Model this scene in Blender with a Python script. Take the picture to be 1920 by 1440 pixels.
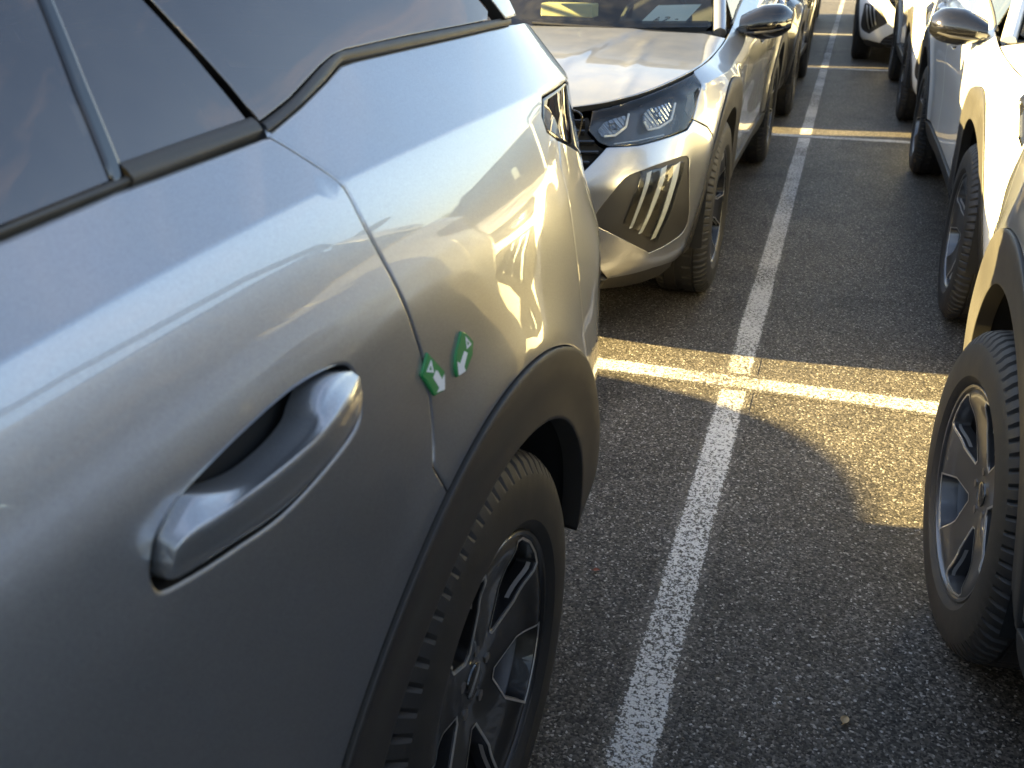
import bpy, math, random
import numpy as np
from mathutils import Vector, Matrix
from mathutils.geometry import delaunay_2d_cdt
R = math.radians
scene = bpy.context.scene
for _o in list(bpy.data.objects): bpy.data.objects.remove(_o)
COL = scene.collection
random.seed(7); RNG = np.random.default_rng(7)

# ---------------------------------------------------------------- camera
PITCH, YAW, EYE, FPX = R(25.23), R(18.436), 1.32, 1774.0
cam_d = bpy.data.cameras.new('camera'); cam = bpy.data.objects.new('camera', cam_d); COL.objects.link(cam)
cam_d.sensor_width = 36.0; cam_d.lens = FPX/1920*36.0; cam_d.clip_start = .02; cam_d.clip_end = 2000
_h = Vector((-math.sin(YAW), math.cos(YAW), 0)); _r = Vector((math.cos(YAW), math.sin(YAW), 0))
_f = _h*math.cos(PITCH)+Vector((0, 0, -math.sin(PITCH))); _u = _r.cross(_f)
cam.matrix_world = Matrix(((_r.x,_u.x,-_f.x,0),(_r.y,_u.y,-_f.y,0),(_r.z,_u.z,-_f.z,EYE),(0,0,0,1)))
cam_d.dof.use_dof = True; cam_d.dof.focus_distance = 1.9; cam_d.dof.aperture_fstop = 8.0
scene.camera = cam

# ---------------------------------------------------------------- sun, sky, exposure
SUN_EL, SUN_DELTA = R(15.0), R(9.0)                       # low sun on the left, a little behind the camera
sun_dir = Vector((math.cos(SUN_EL)*math.cos(SUN_DELTA), math.cos(SUN_EL)*math.sin(SUN_DELTA), -math.sin(SUN_EL)))
sun_d = bpy.data.lights.new('sun', 'SUN'); sun = bpy.data.objects.new('sun', sun_d); COL.objects.link(sun)
sun_d.energy = 5.0; sun_d.angle = R(.53); sun_d.color = (1.0, .76, .31)
sun.rotation_euler = sun_dir.to_track_quat('-Z', 'Y').to_euler(); sun.location = (-30, -3, 12)
world = bpy.data.worlds.new('World'); scene.world = world; world.use_nodes = True
wn, wl = world.node_tree.nodes, world.node_tree.links; wn.clear()
w_out = wn.new('ShaderNodeOutputWorld'); w_bg = wn.new('ShaderNodeBackground'); w_sky = wn.new('ShaderNodeTexSky')
w_sky.sky_type = 'NISHITA'; w_sky.sun_disc = False; w_sky.sun_elevation = SUN_EL
w_sky.sun_rotation = R(-90)-SUN_DELTA; w_sky.air_density = 1.1; w_sky.dust_density = .4; w_sky.ozone_density = 2.0
w_bg.inputs['Strength'].default_value = .05
# thin wisps of high cloud over the whole dome
w_tc = wn.new('ShaderNodeTexCoord'); w_map = wn.new('ShaderNodeMapping'); w_map.inputs['Scale'].default_value = (1.2, 3.4, 4.5); w_map.inputs['Rotation'].default_value = (0, 0, R(35))
w_n = wn.new('ShaderNodeTexNoise'); w_n.inputs['Scale'].default_value = 1.6; w_n.inputs['Detail'].default_value = 7; w_n.inputs['Roughness'].default_value = .62; w_n.inputs['Distortion'].default_value = .6
w_r = wn.new('ShaderNodeValToRGB'); w_r.color_ramp.elements[0].position = .50; w_r.color_ramp.elements[1].position = .80
w_r.color_ramp.elements[1].color = (.40, .40, .40, 1)
w_mix = wn.new('ShaderNodeMix'); w_mix.data_type = 'RGBA'; w_mix.inputs[7].default_value = (4.6, 4.3, 4.0, 1)
wl.new(w_tc.outputs['Generated'], w_map.inputs['Vector']); wl.new(w_map.outputs['Vector'], w_n.inputs['Vector']); wl.new(w_n.outputs['Fac'], w_r.inputs['Fac'])
wl.new(w_r.outputs['Color'], w_mix.inputs[0]); wl.new(w_sky.outputs['Color'], w_mix.inputs[6])
w_tint = wn.new('ShaderNodeMix'); w_tint.data_type = 'RGBA'; w_tint.blend_type = 'MULTIPLY'; w_tint.inputs[0].default_value = 1; w_tint.inputs[7].default_value = (1.10, .93, .83, 1)   # hazy autumn air
wl.new(w_mix.outputs[2], w_tint.inputs[6]); wl.new(w_tint.outputs[2], w_bg.inputs['Color']); wl.new(w_bg.outputs['Background'], w_out.inputs['Surface'])
scene.view_settings.view_transform = 'Standard'; scene.view_settings.look = 'None'
scene.view_settings.exposure = 3.65; scene.view_settings.gamma = 1.0; scene.view_settings.use_curve_mapping = False
scene.cycles.max_bounces = 10; scene.cycles.transparent_max_bounces = 16; scene.cycles.caustics_reflective = True
scene.cycles.sample_clamp_indirect = 6.0
# ---------------------------------------------------------------- body surface (numpy)
# car frame: u = lateral (left positive), y = length (front negative), z = height
PLAN = [(0,-2.165),(0.22,-2.16),(0.45,-2.125),(0.64,-2.06),(0.775,-1.945),(0.845,-1.78),(0.878,-1.56),(0.890,-1.25),
        (0.886,-0.85),(0.882,-0.4),(0.882,0.0),(0.884,0.45),(0.888,0.85),(0.896,1.25),(0.898,1.52),(0.880,1.78),
        (0.830,1.965),(0.735,2.10),(0.5,2.145),(0.25,2.15),(0,2.155)]
def _bspline(pts, n):
    p = np.array(pts, float)
    m = p[1:3][::-1]*np.array([-1,1]); e = p[-3:-1][::-1]*np.array([-1,1])
    q = np.vstack([m, p, e]); out = []
    for i in range(1, len(q)-2):
        t = np.linspace(0,1,n,endpoint=False)[:,None]
        a,b,c_,d = q[i-1],q[i],q[i+1],q[i+2]
        out.append(((1-t)**3*a+(3*t**3-6*t**2+4)*b+(-3*t**3+3*t**2+3*t+1)*c_+t**3*d)/6)
    return np.vstack(out)
_C = _bspline(PLAN, 60)
_i0 = int(np.argmin(np.abs(_C[:,0]) + (_C[:,1] > 0)*9)); _i1 = int(np.argmin(np.abs(_C[:,0]) + (_C[:,1] < 0)*9))
_dl = np.hypot(*np.diff(_C, axis=0).T); _S = np.concatenate([[0], np.cumsum(_dl)])
_S -= np.interp(0.0, _C[400:900,1], _S[400:900]) if False else _S[int(np.argmin(np.abs(_C[:,1]) + (_C[:,0] < .5)*9))]
S_FRONT, S_REAR = _S[_i0], _S[_i1]
_T = np.gradient(_C, _S, axis=0); _T /= np.linalg.norm(_T, axis=1)[:,None]
_N = np.stack([_T[:,1], -_T[:,0]], 1)
def plan(s):
    return np.stack([np.interp(s,_S,_C[:,0]), np.interp(s,_S,_C[:,1])], -1)
def plan_n(s):
    n = np.stack([np.interp(s,_S,_N[:,0]), np.interp(s,_S,_N[:,1])], -1)
    return n/np.linalg.norm(n, axis=-1)[...,None]
_side = _C[:,0] > 0.80
def s_of_y(y): return np.interp(y, _C[_side,1], _S[_side])
def s_of_u(u, front=True):
    k = (_C[:,1] < -1.5) & (np.arange(len(_C)) >= _i0) if front else (_C[:,1] > 1.5) & (np.arange(len(_C)) <= _i1)
    a, b = _C[k,0], _S[k]; o = np.argsort(a); return np.interp(u, a[o], b[o])
STATIONS = [
 (S_FRONT,        [(.19,-.12),(.26,-.05),(.36,-.02),(.47,-.002),(.55,0),(.65,-.022),(.755,-.072),(.785,-.112)]),
 (s_of_u(.45),    [(.19,-.12),(.26,-.05),(.36,-.02),(.47,-.002),(.56,0),(.66,-.023),(.772,-.074),(.802,-.114)]),
 (s_of_u(.76),    [(.21,-.10),(.28,-.045),(.38,-.02),(.48,-.003),(.57,0),(.69,-.028),(.822,-.082),(.855,-.126)]),
 (s_of_y(-1.55),  [(.24,-.06),(.32,-.03),(.42,-.012),(.55,-.002),(.68,0),(.78,-.006),(.868,-.030),(.906,-.088)]),
 (s_of_y(-1.29),  [(.25,-.05),(.33,-.025),(.42,-.01),(.55,0),(.70,.004),(.80,0),(.872,-.026),(.916,-.090)]),
 (s_of_y(-.80),   [(.22,-.09),(.30,-.05),(.40,-.028),(.58,-.022),(.74,-.012),(.84,-.010),(.902,-.025),(.950,-.090)]),
 (s_of_y(-.30),   [(.22,-.10),(.30,-.055),(.40,-.030),(.60,-.024),(.78,-.008),(.89,-.012),(.980,-.036),(1.028,-.106)]),
 (s_of_y(.35),    [(.22,-.10),(.30,-.055),(.40,-.030),(.60,-.022),(.81,-.003),(.950,-.010),(1.074,-.050),(1.119,-.118)]),
 (s_of_y(.80),    [(.22,-.10),(.30,-.055),(.40,-.030),(.60,-.018),(.84,-.001),(.990,-.009),(1.117,-.054),(1.161,-.122)]),
 (s_of_y(1.30),   [(.25,-.05),(.33,-.025),(.42,-.008),(.60,.003),(.80,.003),(.985,-.011),(1.130,-.062),(1.206,-.148)]),
 (s_of_y(1.68),   [(.25,-.05),(.33,-.02),(.42,-.008),(.58,0),(.79,0),(.965,-.018),(1.126,-.068),(1.206,-.134)]),
 (s_of_u(.80,False),[(.26,-.06),(.34,-.02),(.44,0),(.58,.005),(.83,0.002),(.98,-.048),(1.112,-.064),(1.192,-.129)]),
 (s_of_u(.5,False),[(.26,-.08),(.34,-.03),(.44,-.01),(.58,0),(.72,-.010),(.94,-.085),(1.090,-.095),(1.165,-.13)]),
 (S_REAR,         [(.26,-.08),(.34,-.03),(.44,-.01),(.58,0),(.72,-.010),(.94,-.085),(1.080,-.095),(1.155,-.13)]),
]
def _pchip_tan(x, y):
    h = np.diff(x, axis=0); dl = np.diff(y, axis=0)/h
    m = np.zeros_like(y)
    w1 = 2*h[1:]+h[:-1]; w2 = h[1:]+2*h[:-1]
    with np.errstate(divide='ignore', invalid='ignore'):
        hm = (w1+w2)/(w1/dl[:-1]+w2/dl[1:])
    m[1:-1] = np.where(dl[:-1]*dl[1:] > 0, hm, 0); m[0] = dl[0]; m[-1] = dl[-1]
    return m
def _table():
    ss = np.array([a for a,_ in STATIONS]); kz = np.array([[p[0] for p in b] for _,b in STATIONS]); kd = np.array([[p[1] for p in b] for _,b in STATIONS])
    g = np.linspace(ss[0], ss[-1], 1600)
    def interp(k):
        x = np.repeat(ss[:,None], k.shape[1], 1); m = np.zeros_like(k)
        dl = np.diff(k,axis=0)/np.diff(x,axis=0); m[1:-1] = (dl[:-1]+dl[1:])/2; m[1:-1] = np.where(np.abs(dl[:-1]*dl[1:])<1e-12, m[1:-1]*.5, m[1:-1])
        j = np.clip(np.searchsorted(ss, g, side='right')-1, 0, len(ss)-2)
        h = (ss[j+1]-ss[j]); t = ((g-ss[j])/h)[:,None]; h = h[:,None]
        return (2*t**3-3*t**2+1)*k[j]+(t**3-2*t**2+t)*h*m[j]+(-2*t**3+3*t**2)*k[j+1]+(t**3-t**2)*h*m[j+1]
    return g, interp(kz), interp(kd)
_G, _KZ, _KD = _table()
def zc(s): return np.interp(s, _G, _KZ[:,6])     # shoulder crease height
def zt(s): return np.interp(s, _G, _KZ[:,7])     # top (belt / hood seam) height
ARCH_Y = (-1.29, 1.315); AXLE_Z = .345
def disp(s, z):
    s, z = np.broadcast_arrays(np.asarray(s, float), np.asarray(z, float)); shp = s.shape; s = s.ravel(); z = z.ravel()
    K = [np.interp(s,_G,_KZ[:,i]) for i in range(8)]; D = [np.interp(s,_G,_KD[:,i]) for i in range(8)]
    x = np.array(K); y = np.array(D)
    ma = _pchip_tan(x[:7], y[:7]); kk = .72*np.clip((s+.6)/.6,0,1)*np.clip((2.05-s)/.3,0,1); dl_ = (y[6]-y[5])/(x[6]-x[5]); ma[6] = (1+kk)*dl_-kk*ma[5]; sl = (y[7]-y[6])/(x[7]-x[6])
    m = np.vstack([ma, sl[None]]); out = np.zeros_like(s)
    for i in range(7):
        lo = -9 if i == 0 else x[i]; hi = 99 if i == 6 else x[i+1]
        h = x[i+1]-x[i]; t = (z-x[i])/h
        m0 = m[i] if i < 6 else sl; m1 = m[i+1] if i < 6 else sl
        v = (2*t**3-3*t**2+1)*y[i]+(t**3-2*t**2+t)*h*m0+(-2*t**3+3*t**2)*y[i+1]+(t**3-t**2)*h*m1
        v = np.where(t < 0, y[i]+m0*(z-x[i]), v); v = np.where(t > 1, y[i+1]+m1*(z-x[i+1]), v)
        out = np.where((z >= lo) & (z < hi), v, out)
    p = plan(s)
    for ay in ARCH_Y:
        r = np.hypot(p[...,1]-ay, (z-AXLE_Z)*1.0)
        fl = .012*np.exp(-((r-.49)/.055)**2)*np.clip((z-.2)/.2,0,1)*(p[...,0]>.7)
        out = out+fl
    return out.reshape(shp)
def L(P, off=0.0):
    P = np.asarray(P, float); s, z = P[...,0], P[...,1]
    d = disp(s, z)+off; c2 = plan(s); n = plan_n(s)
    return np.stack([c2[...,0]+n[...,0]*d, c2[...,1]+n[...,1]*d, z], -1)
def top_u(s):
    P = L(np.stack([np.asarray(s,float), zt(s)], -1)); return P
# greenhouse side surface: u as a function of (y, z)
_gy = np.linspace(-1.2, 1.95, 400)
_gtop = top_u(s_of_y(_gy)); _o = np.argsort(_gtop[:,1])
_gty, _gtu, _gtz = _gtop[_o,1], _gtop[_o,0], _gtop[_o,2]
def G(P, off=0.0):
    P = np.asarray(P, float); y, z = P[...,0], P[...,1]
    ub = np.interp(y,_gty,_gtu); zb = np.interp(y,_gty,_gtz); h = z-zb
    u = ub-.50*h-.42*np.clip(h,0,9)**2
    return np.stack([u+off, y, z], -1)
# ---------------------------------------------------------------- mesh helpers
def in_poly(P, poly):
    P = np.asarray(P, float); x, y = P[:,0], P[:,1]; q = np.asarray(poly, float); ins = np.zeros(len(P), bool)
    a = q; b = np.roll(q, -1, 0)
    for (x0,y0),(x1,y1) in zip(a, b):
        if y0 == y1: continue
        c = ((y0 > y) != (y1 > y)) & (x < (x1-x0)*(y-y0)/(y1-y0)+x0); ins ^= c
    return ins
def dist_poly(P, poly):
    P = np.asarray(P, float); q = np.asarray(poly, float); a = q; b = np.roll(q, -1, 0); best = np.full(len(P), 9e9)
    for p0, p1 in zip(a, b):
        d = p1-p0; l2 = d@d
        if l2 < 1e-14: continue
        t = np.clip(((P-p0)@d)/l2, 0, 1); best = np.minimum(best, np.hypot(*(P-p0-t[:,None]*d).T))
    return best
def area(q): q = np.asarray(q, float); x, y = q.T; return .5*np.sum(x*np.roll(y,-1)-np.roll(x,-1)*y)
def resample(poly, step):
    q = [np.array(p, float) for p in poly]; out = []
    for a, b in zip(q, q[1:]+q[:1]):
        n = max(1, int(math.ceil(np.hypot(*(b-a))/step)))
        if np.hypot(*(b-a)) < 1e-6: continue
        for k in range(n): out.append(a+(b-a)*k/n)
    return np.array(out)
def offset(poly, g):
    q = np.asarray(poly, float); sg = 1 if area(q) > 0 else -1
    e = np.roll(q,-1,0)-q; e /= np.linalg.norm(e, axis=1)[:,None]; n = np.stack([-e[:,1], e[:,0]], 1)*sg
    m = n+np.roll(n,1,0); l = np.linalg.norm(m, axis=1); m = m/np.maximum(l,1e-6)[:,None]
    k = 1/np.clip((m*n).sum(1), .45, 1)
    return q+m*(g*k)[:,None]
def curve(pts, n=8):
    p = np.array(pts, float); q = np.vstack([2*p[0]-p[1], p, 2*p[-1]-p[-2]]); out = []
    for i in range(1, len(q)-2):
        a,b,c,d = q[i-1],q[i],q[i+1],q[i+2]
        for t in np.linspace(0,1,n,endpoint=False):
            out.append(.5*((2*b)+(c-a)*t+(2*a-5*b+4*c-d)*t*t+(3*b-a-3*c+d)*t**3))
    out.append(p[-1]); return [tuple(o) for o in out]
def closed_curve(pts, n=6):
    p = np.array(pts, float); N = len(p); out = []
    for i in range(N):
        a,b,c,d = p[i-1],p[i],p[(i+1)%N],p[(i+2)%N]
        for t in np.linspace(0,1,n,endpoint=False):
            out.append(.5*((2*b)+(c-a)*t+(2*a-5*b+4*c-d)*t*t+(3*b-a-3*c+d)*t**3))
    return [tuple(o) for o in out]
def surf_normal(fn, P, eps=.0022):
    P = np.asarray(P, float); du = fn(P+[eps,0])-fn(P-[eps,0]); dv = fn(P+[0,eps])-fn(P-[0,eps])
    n = np.cross(du, dv); return n/np.maximum(np.linalg.norm(n,axis=1),1e-12)[:,None]
def patch(fn, poly, holes=(), h=.03, gap=.0018, off=0.0, depth=.014, roll=.0035, step=.02, extra=None, hole_gap=0.0, hole_depth=None, hole_roll=None, eps=.0022):
    """trimmed patch of the surface fn(P): grid interior, rolled edge, skirt turned in behind the edge"""
    if area(poly) < 0: poly = list(poly)[::-1]
    loops = []
    o = resample(poly, step); loops.append((offset(o, gap), False))
    for hp in holes:
        hq = resample(hp, min(step,.012)); hq = hq if area(hq) > 0 else hq[::-1]; loops.append((offset(hq, -hole_gap), True))
    hr = roll if hole_roll is None else hole_roll
    rings = [(offset(q, roll if not ih else -hr) if roll else q) for q, ih in loops]
    mn = rings[0].min(0); mx = rings[0].max(0)
    gx = np.arange(mn[0]+h*.37, mx[0], h); gy = np.arange(mn[1]+h*.41, mx[1], h)
    g = np.stack(np.meshgrid(gx, gy, indexing='ij'), -1).reshape(-1,2)
    if extra is not None and len(extra):
        ex = np.asarray(extra, float)
        if len(g): 
            d2 = np.min(np.abs(g[:,None,:]-ex[None,::1,:]).max(-1), axis=1); g = g[d2 > h*.45]
        g = np.vstack([g, ex])
    k = in_poly(g, rings[0]) & (dist_poly(g, rings[0]) > h*.3)
    for q in rings[1:]: k &= ~in_poly(g, q) & (dist_poly(g, q) > h*.3)
    g = g[k]
    pts = [Vector(p) for q in rings for p in q]; edges = []; b = 0; spans = []
    for q in rings:
        n = len(q); edges += [(b+i, b+(i+1)%n) for i in range(n)]; spans.append((b,n)); b += n
    pts += [Vector(p) for p in g]
    vo, _, fo, ov, _, _ = delaunay_2d_cdt(pts, edges, [], 0, 1e-7)
    P = np.array([(v.x, v.y) for v in vo]); F = [tuple(f) for f in fo]
    cen = np.array([P[list(f)].mean(0) for f in F]); ok = in_poly(cen, rings[0])
    for q in rings[1:]: ok &= ~in_poly(cen, q)
    F = [f for f, o_ in zip(F, ok) if o_]
    F = [f if area(P[list(f)]) > 0 else f[::-1] for f in F]
    inv = {}
    for i, lst in enumerate(ov):
        for j in lst: inv.setdefault(j, i)
    N = surf_normal(fn, P, eps); V = fn(P)+N*off; V = list(V); NN = list(N); MM = [0]*len(F)
    for (q, ih), ring, (b0, n) in zip(loops, rings, spans):
        nb = surf_normal(fn, q, eps); pb = fn(q)+nb*off; pr = fn(ring)+nb*off
        if roll:
            t = pb-pr
        else:
            c_ = offset(q, -.003 if not ih else .003); t = fn(c_)+nb*off-pb
        t -= (t*nb).sum(1)[:,None]*nb; t /= np.maximum(np.linalg.norm(t,axis=1),1e-9)[:,None]
        dp = depth if not ih or hole_depth is None else hole_depth
        levels = []
        if roll: levels.append((pb-nb*.0012, (nb+t*.55)/np.linalg.norm(nb+t*.55,axis=1)[:,None])); levels.append((pb-nb*.0030, t))
        levels.append((pb-nb*(dp), t))
        prev = [inv[b0+i] for i in range(n)]
        if not roll:
            base = len(V); V += list(pb); NN += list(t); prev = list(range(base, base+n))
        for li_, (pos_, nor_) in enumerate(levels):
            base = len(V); V += list(pos_); NN += list(nor_); cur = list(range(base, base+n))
            for i in range(n):
                j = (i+1)%n; f = (prev[i], cur[i], cur[j], prev[j])
                F.append(f if not ih else f[::-1]); MM.append(1 if li_ == len(levels)-1 else 0)  # innermost skirt takes the dark slot, painting the shade of the panel gap
            prev = cur
    patch.M = MM
    return np.array(V), F, np.array(NN)
class MB:
    """collects geometry of one mesh"""
    def __init__(s): s.V=[]; s.F=[]; s.N=[]; s.M=[]; s.n=0
    def add(s, V, F, N=None, m=0):
        V = np.asarray(V, float); s.V.append(V); s.F += [tuple(int(i)+s.n for i in f) for f in F]; s.M += [m]*len(F)
        s.N.append(np.asarray(N, float) if N is not None else np.zeros_like(V)); s.n += len(V); return s
    def patch(s, *a, **k):
        V, F, N = patch(*a, **k); s.add(V, F, N); s.M[-len(F):] = patch.M; return s
    def box(s, c, d, bev=0.0, m=0, rot=None):
        c = np.array(c, float); d = np.array(d, float)/2; b = min(bev, *(d*.98)) if bev else 0
        sg = np.array([(x,y,z) for x in (-1,1) for y in (-1,1) for z in (-1,1)], float)
        if not b:
            V = sg*d; F = [(0,1,3,2),(4,6,7,5),(0,4,5,1),(2,3,7,6),(0,2,6,4),(1,5,7,3)]
        else:
            V = np.vstack([sg*(d-np.array([0,b,b])), sg*(d-np.array([b,0,b])), sg*(d-np.array([b,b,0]))])
            F = [(0,1,3,2),(4,6,7,5),(8,12,13,9),(10,11,15,14),(16,18,22,20),(17,21,23,19)]
            for i in range(8):
                f = (i, i+8, i+16); F.append(f if np.prod(sg[i]) > 0 else f[::-1])
            for i in range(8):
                for ax in range(3):
                    j = i | (4>>ax)
                    if j == i: continue
                    o1, o2 = [q for q in range(3) if q != ax]
                    f = (i+8*o1, j+8*o1, j+8*o2, i+8*o2); vv = V[list(f)]; nn = np.cross(vv[1]-vv[0], vv[2]-vv[0])
                    F.append(f if nn@vv.mean(0) > 0 else f[::-1])
        V2 = V if rot is None else V@np.array(rot).T
        return s.add(V2+c, F, m=m)
    def tube(s, path, r, n=8, m=0, caps=True):
        p = np.array(path, float); rr = np.full(len(p), r) if np.isscalar(r) else np.array(r); V=[]; F=[]
        t = np.gradient(p, axis=0); t /= np.linalg.norm(t,axis=1)[:,None]; up = np.array([0,0,1.]) if abs(t[0,2]) < .9 else np.array([1.,0,0])
        for i in range(len(p)):
            a = np.cross(t[i], up); a /= np.linalg.norm(a); b = np.cross(a, t[i]); up = b
            for k in range(n):
                w = 2*math.pi*k/n; V.append(p[i]+rr[i]*(a*math.cos(w)+b*math.sin(w)))
        for i in range(len(p)-1):
            for k in range(n):
                k2 = (k+1)%n; F.append((i*n+k, i*n+k2, (i+1)*n+k2, (i+1)*n+k))
        if caps: F.append(tuple(range(n))[::-1]); F.append(tuple(range((len(p)-1)*n, len(p)*n)))
        return s.add(V, F, m=m)
    def loft(s, rows, m=0, close=False, N=None):
        """rows: list of equal length point rows; quads between"""
        rows = np.array(rows, float); a, b = rows.shape[:2]; F = []
        for i in range(a-1):
            for k in range(b if close else b-1):
                k2 = (k+1)%b; F.append((i*b+k, (i+1)*b+k, (i+1)*b+k2, i*b+k2))
        return s.add(rows.reshape(-1,3), F, m=m)
    def lathe(s, prof, n=64, m=0, mod=None):
        """prof: list of (axial x, radius) turned about the x axis"""
        prof = np.array(prof, float); k = len(prof); V=[]; F=[]
        for i in range(n):
            w = 2*math.pi*i/n; pr = prof if mod is None else mod(i, prof.copy())
            for a, r in pr: V.append((a, r*math.cos(w), r*math.sin(w)))
        for i in range(n):
            j = (i+1)%n
            for q in range(k-1): F.append((i*k+q, i*k+q+1, j*k+q+1, j*k+q))
        return s.add(V, F, m=m)
    def mesh(s, name, mats, flip=False, sharp=35, smooth=True):
        V = np.vstack(s.V).copy(); N = np.vstack(s.N).copy(); F = s.F
        if flip: V[:,0] *= -1; N[:,0] *= -1; F = [f[::-1] for f in F]
        me = bpy.data.meshes.new(name); me.from_pydata(V.tolist(), [], F); me.update()
        for m in mats: me.materials.append(m)
        if len(mats) > 1: me.polygons.foreach_set('material_index', s.M)
        me.polygons.foreach_set('use_smooth', [smooth]*len(F))
        has = (np.abs(N).sum(1) > 0)
        if has.all(): me.normals_split_custom_set_from_vertices(N.tolist())
        elif smooth: me.set_sharp_from_angle(angle=R(sharp))
        me.validate(); return me
# ---------------------------------------------------------------- materials
def new_mat(name):
    m = bpy.data.materials.new(name); m.use_nodes = True; return m, m.node_tree.nodes, m.node_tree.links, m.node_tree.nodes['Principled BSDF']
def plain(name, col, rough=.5, metal=0., coat=0., bump=0., bscale=300., spec=.5, var=.0, vscale=6.):
    m, n, l, b = new_mat(name); b.inputs['Base Color'].default_value = (*col,1); b.inputs['Roughness'].default_value = rough; b.inputs['Metallic'].default_value = metal
    b.inputs['Coat Weight'].default_value = coat; b.inputs['Coat Roughness'].default_value = .03; b.inputs['Specular IOR Level'].default_value = spec
    tc = n.new('ShaderNodeTexCoord')
    if bump:
        t = n.new('ShaderNodeTexNoise'); t.inputs['Scale'].default_value = bscale; t.inputs['Detail'].default_value = 3; l.new(tc.outputs['Object'], t.inputs['Vector'])
        bp = n.new('ShaderNodeBump'); bp.inputs['Strength'].default_value = bump; bp.inputs['Distance'].default_value = .002; l.new(t.outputs['Fac'], bp.inputs['Height']); l.new(bp.outputs['Normal'], b.inputs['Normal'])
    t2 = n.new('ShaderNodeTexNoise'); t2.inputs['Scale'].default_value = vscale; t2.inputs['Detail'].default_value = 5; l.new(tc.outputs['Object'], t2.inputs['Vector'])
    mp = n.new('ShaderNodeMapRange'); mp.inputs['To Min'].default_value = max(0, rough-.10*(1+var)); mp.inputs['To Max'].default_value = min(1, rough+.10*(1+var)); l.new(t2.outputs['Fac'], mp.inputs['Value']); l.new(mp.outputs['Result'], b.inputs['Roughness'])
    if var:
        mx = n.new('ShaderNodeMix'); mx.data_type='RGBA'; mx.inputs[6].default_value = (*[c*(1-var) for c in col],1); mx.inputs[7].default_value = (*[min(1,c*(1+var)) for c in col],1)
        l.new(t2.outputs['Fac'], mx.inputs[0]); l.new(mx.outputs[2], b.inputs['Base Color'])
    return m
def paint(name, col, metal=.75, rough=.34, dust=.12):
    m, n, l, b = new_mat(name); tc = n.new('ShaderNodeTexCoord')
    v = n.new('ShaderNodeTexVoronoi'); v.inputs['Scale'].default_value = 1500; l.new(tc.outputs['Object'], v.inputs['Vector'])
    mx = n.new('ShaderNodeMix'); mx.data_type='RGBA'; mx.inputs[6].default_value = (*[c*.86 for c in col],1); mx.inputs[7].default_value = (*[min(1,c*1.14) for c in col],1)
    sp = n.new('ShaderNodeSeparateColor'); l.new(v.outputs['Color'], sp.inputs[0]); l.new(sp.outputs[0], mx.inputs[0])
    # a film of dust, thicker on faces that look up
    d = n.new('ShaderNodeTexNoise'); d.inputs['Scale'].default_value = 9; d.inputs['Detail'].default_value = 9; d.inputs['Roughness'].default_value = .7; l.new(tc.outputs['Object'], d.inputs['Vector'])
    d2 = n.new('ShaderNodeTexNoise'); d2.inputs['Scale'].default_value = 160; d2.inputs['Detail'].default_value = 3; l.new(tc.outputs['Object'], d2.inputs['Vector'])
    ge = n.new('ShaderNodeNewGeometry'); sx = n.new('ShaderNodeSeparateXYZ'); l.new(ge.outputs['Normal'], sx.inputs[0])
    up = n.new('ShaderNodeMapRange'); up.inputs['From Min'].default_value = .45; up.inputs['From Max'].default_value = 1.0; up.inputs['To Min'].default_value = .16; up.inputs['To Max'].default_value = 1.0; l.new(sx.outputs[2], up.inputs['Value'])
    mr = n.new('ShaderNodeMapRange'); mr.inputs['From Min'].default_value = .35; mr.inputs['From Max'].default_value = .72; mr.inputs['To Max'].default_value = dust*2.2; mr.inputs['To Min'].default_value = dust*.45; l.new(d.outputs['Fac'], mr.inputs['Value'])
    m1 = n.new('ShaderNodeMath'); m1.operation='MULTIPLY'; l.new(up.outputs[0], m1.inputs[0]); l.new(mr.outputs[0], m1.inputs[1])
    m2 = n.new('ShaderNodeMath'); m2.operation='MULTIPLY'; l.new(m1.outputs[0], m2.inputs[0]); a2 = n.new('ShaderNodeMapRange'); a2.inputs['To Min'].default_value=.6; a2.inputs['To Max'].default_value=1.5; l.new(d2.outputs['Fac'], a2.inputs['Value']); l.new(a2.outputs[0], m2.inputs[1])
    m2.use_clamp = True
    sv = n.new('ShaderNodeTexVoronoi'); sv.inputs['Scale'].default_value = 55; sv.inputs['Randomness'].default_value = 1; l.new(tc.outputs['Object'], sv.inputs['Vector'])
    sr = n.new('ShaderNodeMapRange'); sr.inputs['From Min'].default_value = .10; sr.inputs['From Max'].default_value = .17; sr.inputs['To Min'].default_value = .07*dust/.12; sr.inputs['To Max'].default_value = 0; l.new(sv.outputs['Distance'], sr.inputs['Value'])
    ss_ = n.new('ShaderNodeSeparateColor'); l.new(sv.outputs['Color'], ss_.inputs[0]); sk = n.new('ShaderNodeMath'); sk.operation='GREATER_THAN'; sk.inputs[1].default_value=.62; l.new(ss_.outputs[0], sk.inputs[0]); sp2 = n.new('ShaderNodeMath'); sp2.operation='MULTIPLY_ADD'; l.new(sr.outputs[0], sp2.inputs[0]); l.new(sk.outputs[0], sp2.inputs[1]); l.new(m2.outputs[0], sp2.inputs[2]); sp2.use_clamp = True; m2 = sp2
    du = n.new('ShaderNodeMix'); du.data_type='RGBA'; du.inputs[7].default_value = (.40,.36,.31,1); l.new(m2.outputs[0], du.inputs[0]); l.new(mx.outputs[2], du.inputs[6]); l.new(du.outputs[2], b.inputs['Base Color'])
    me = n.new('ShaderNodeMath'); me.operation='MULTIPLY_ADD'; me.inputs[1].default_value = -metal; me.inputs[2].default_value = metal; l.new(m2.outputs[0], me.inputs[0]); l.new(me.outputs[0], b.inputs['Metallic'])
    b.inputs['Roughness'].default_value = rough; b.inputs['Coat IOR'].default_value = 1.65
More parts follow.
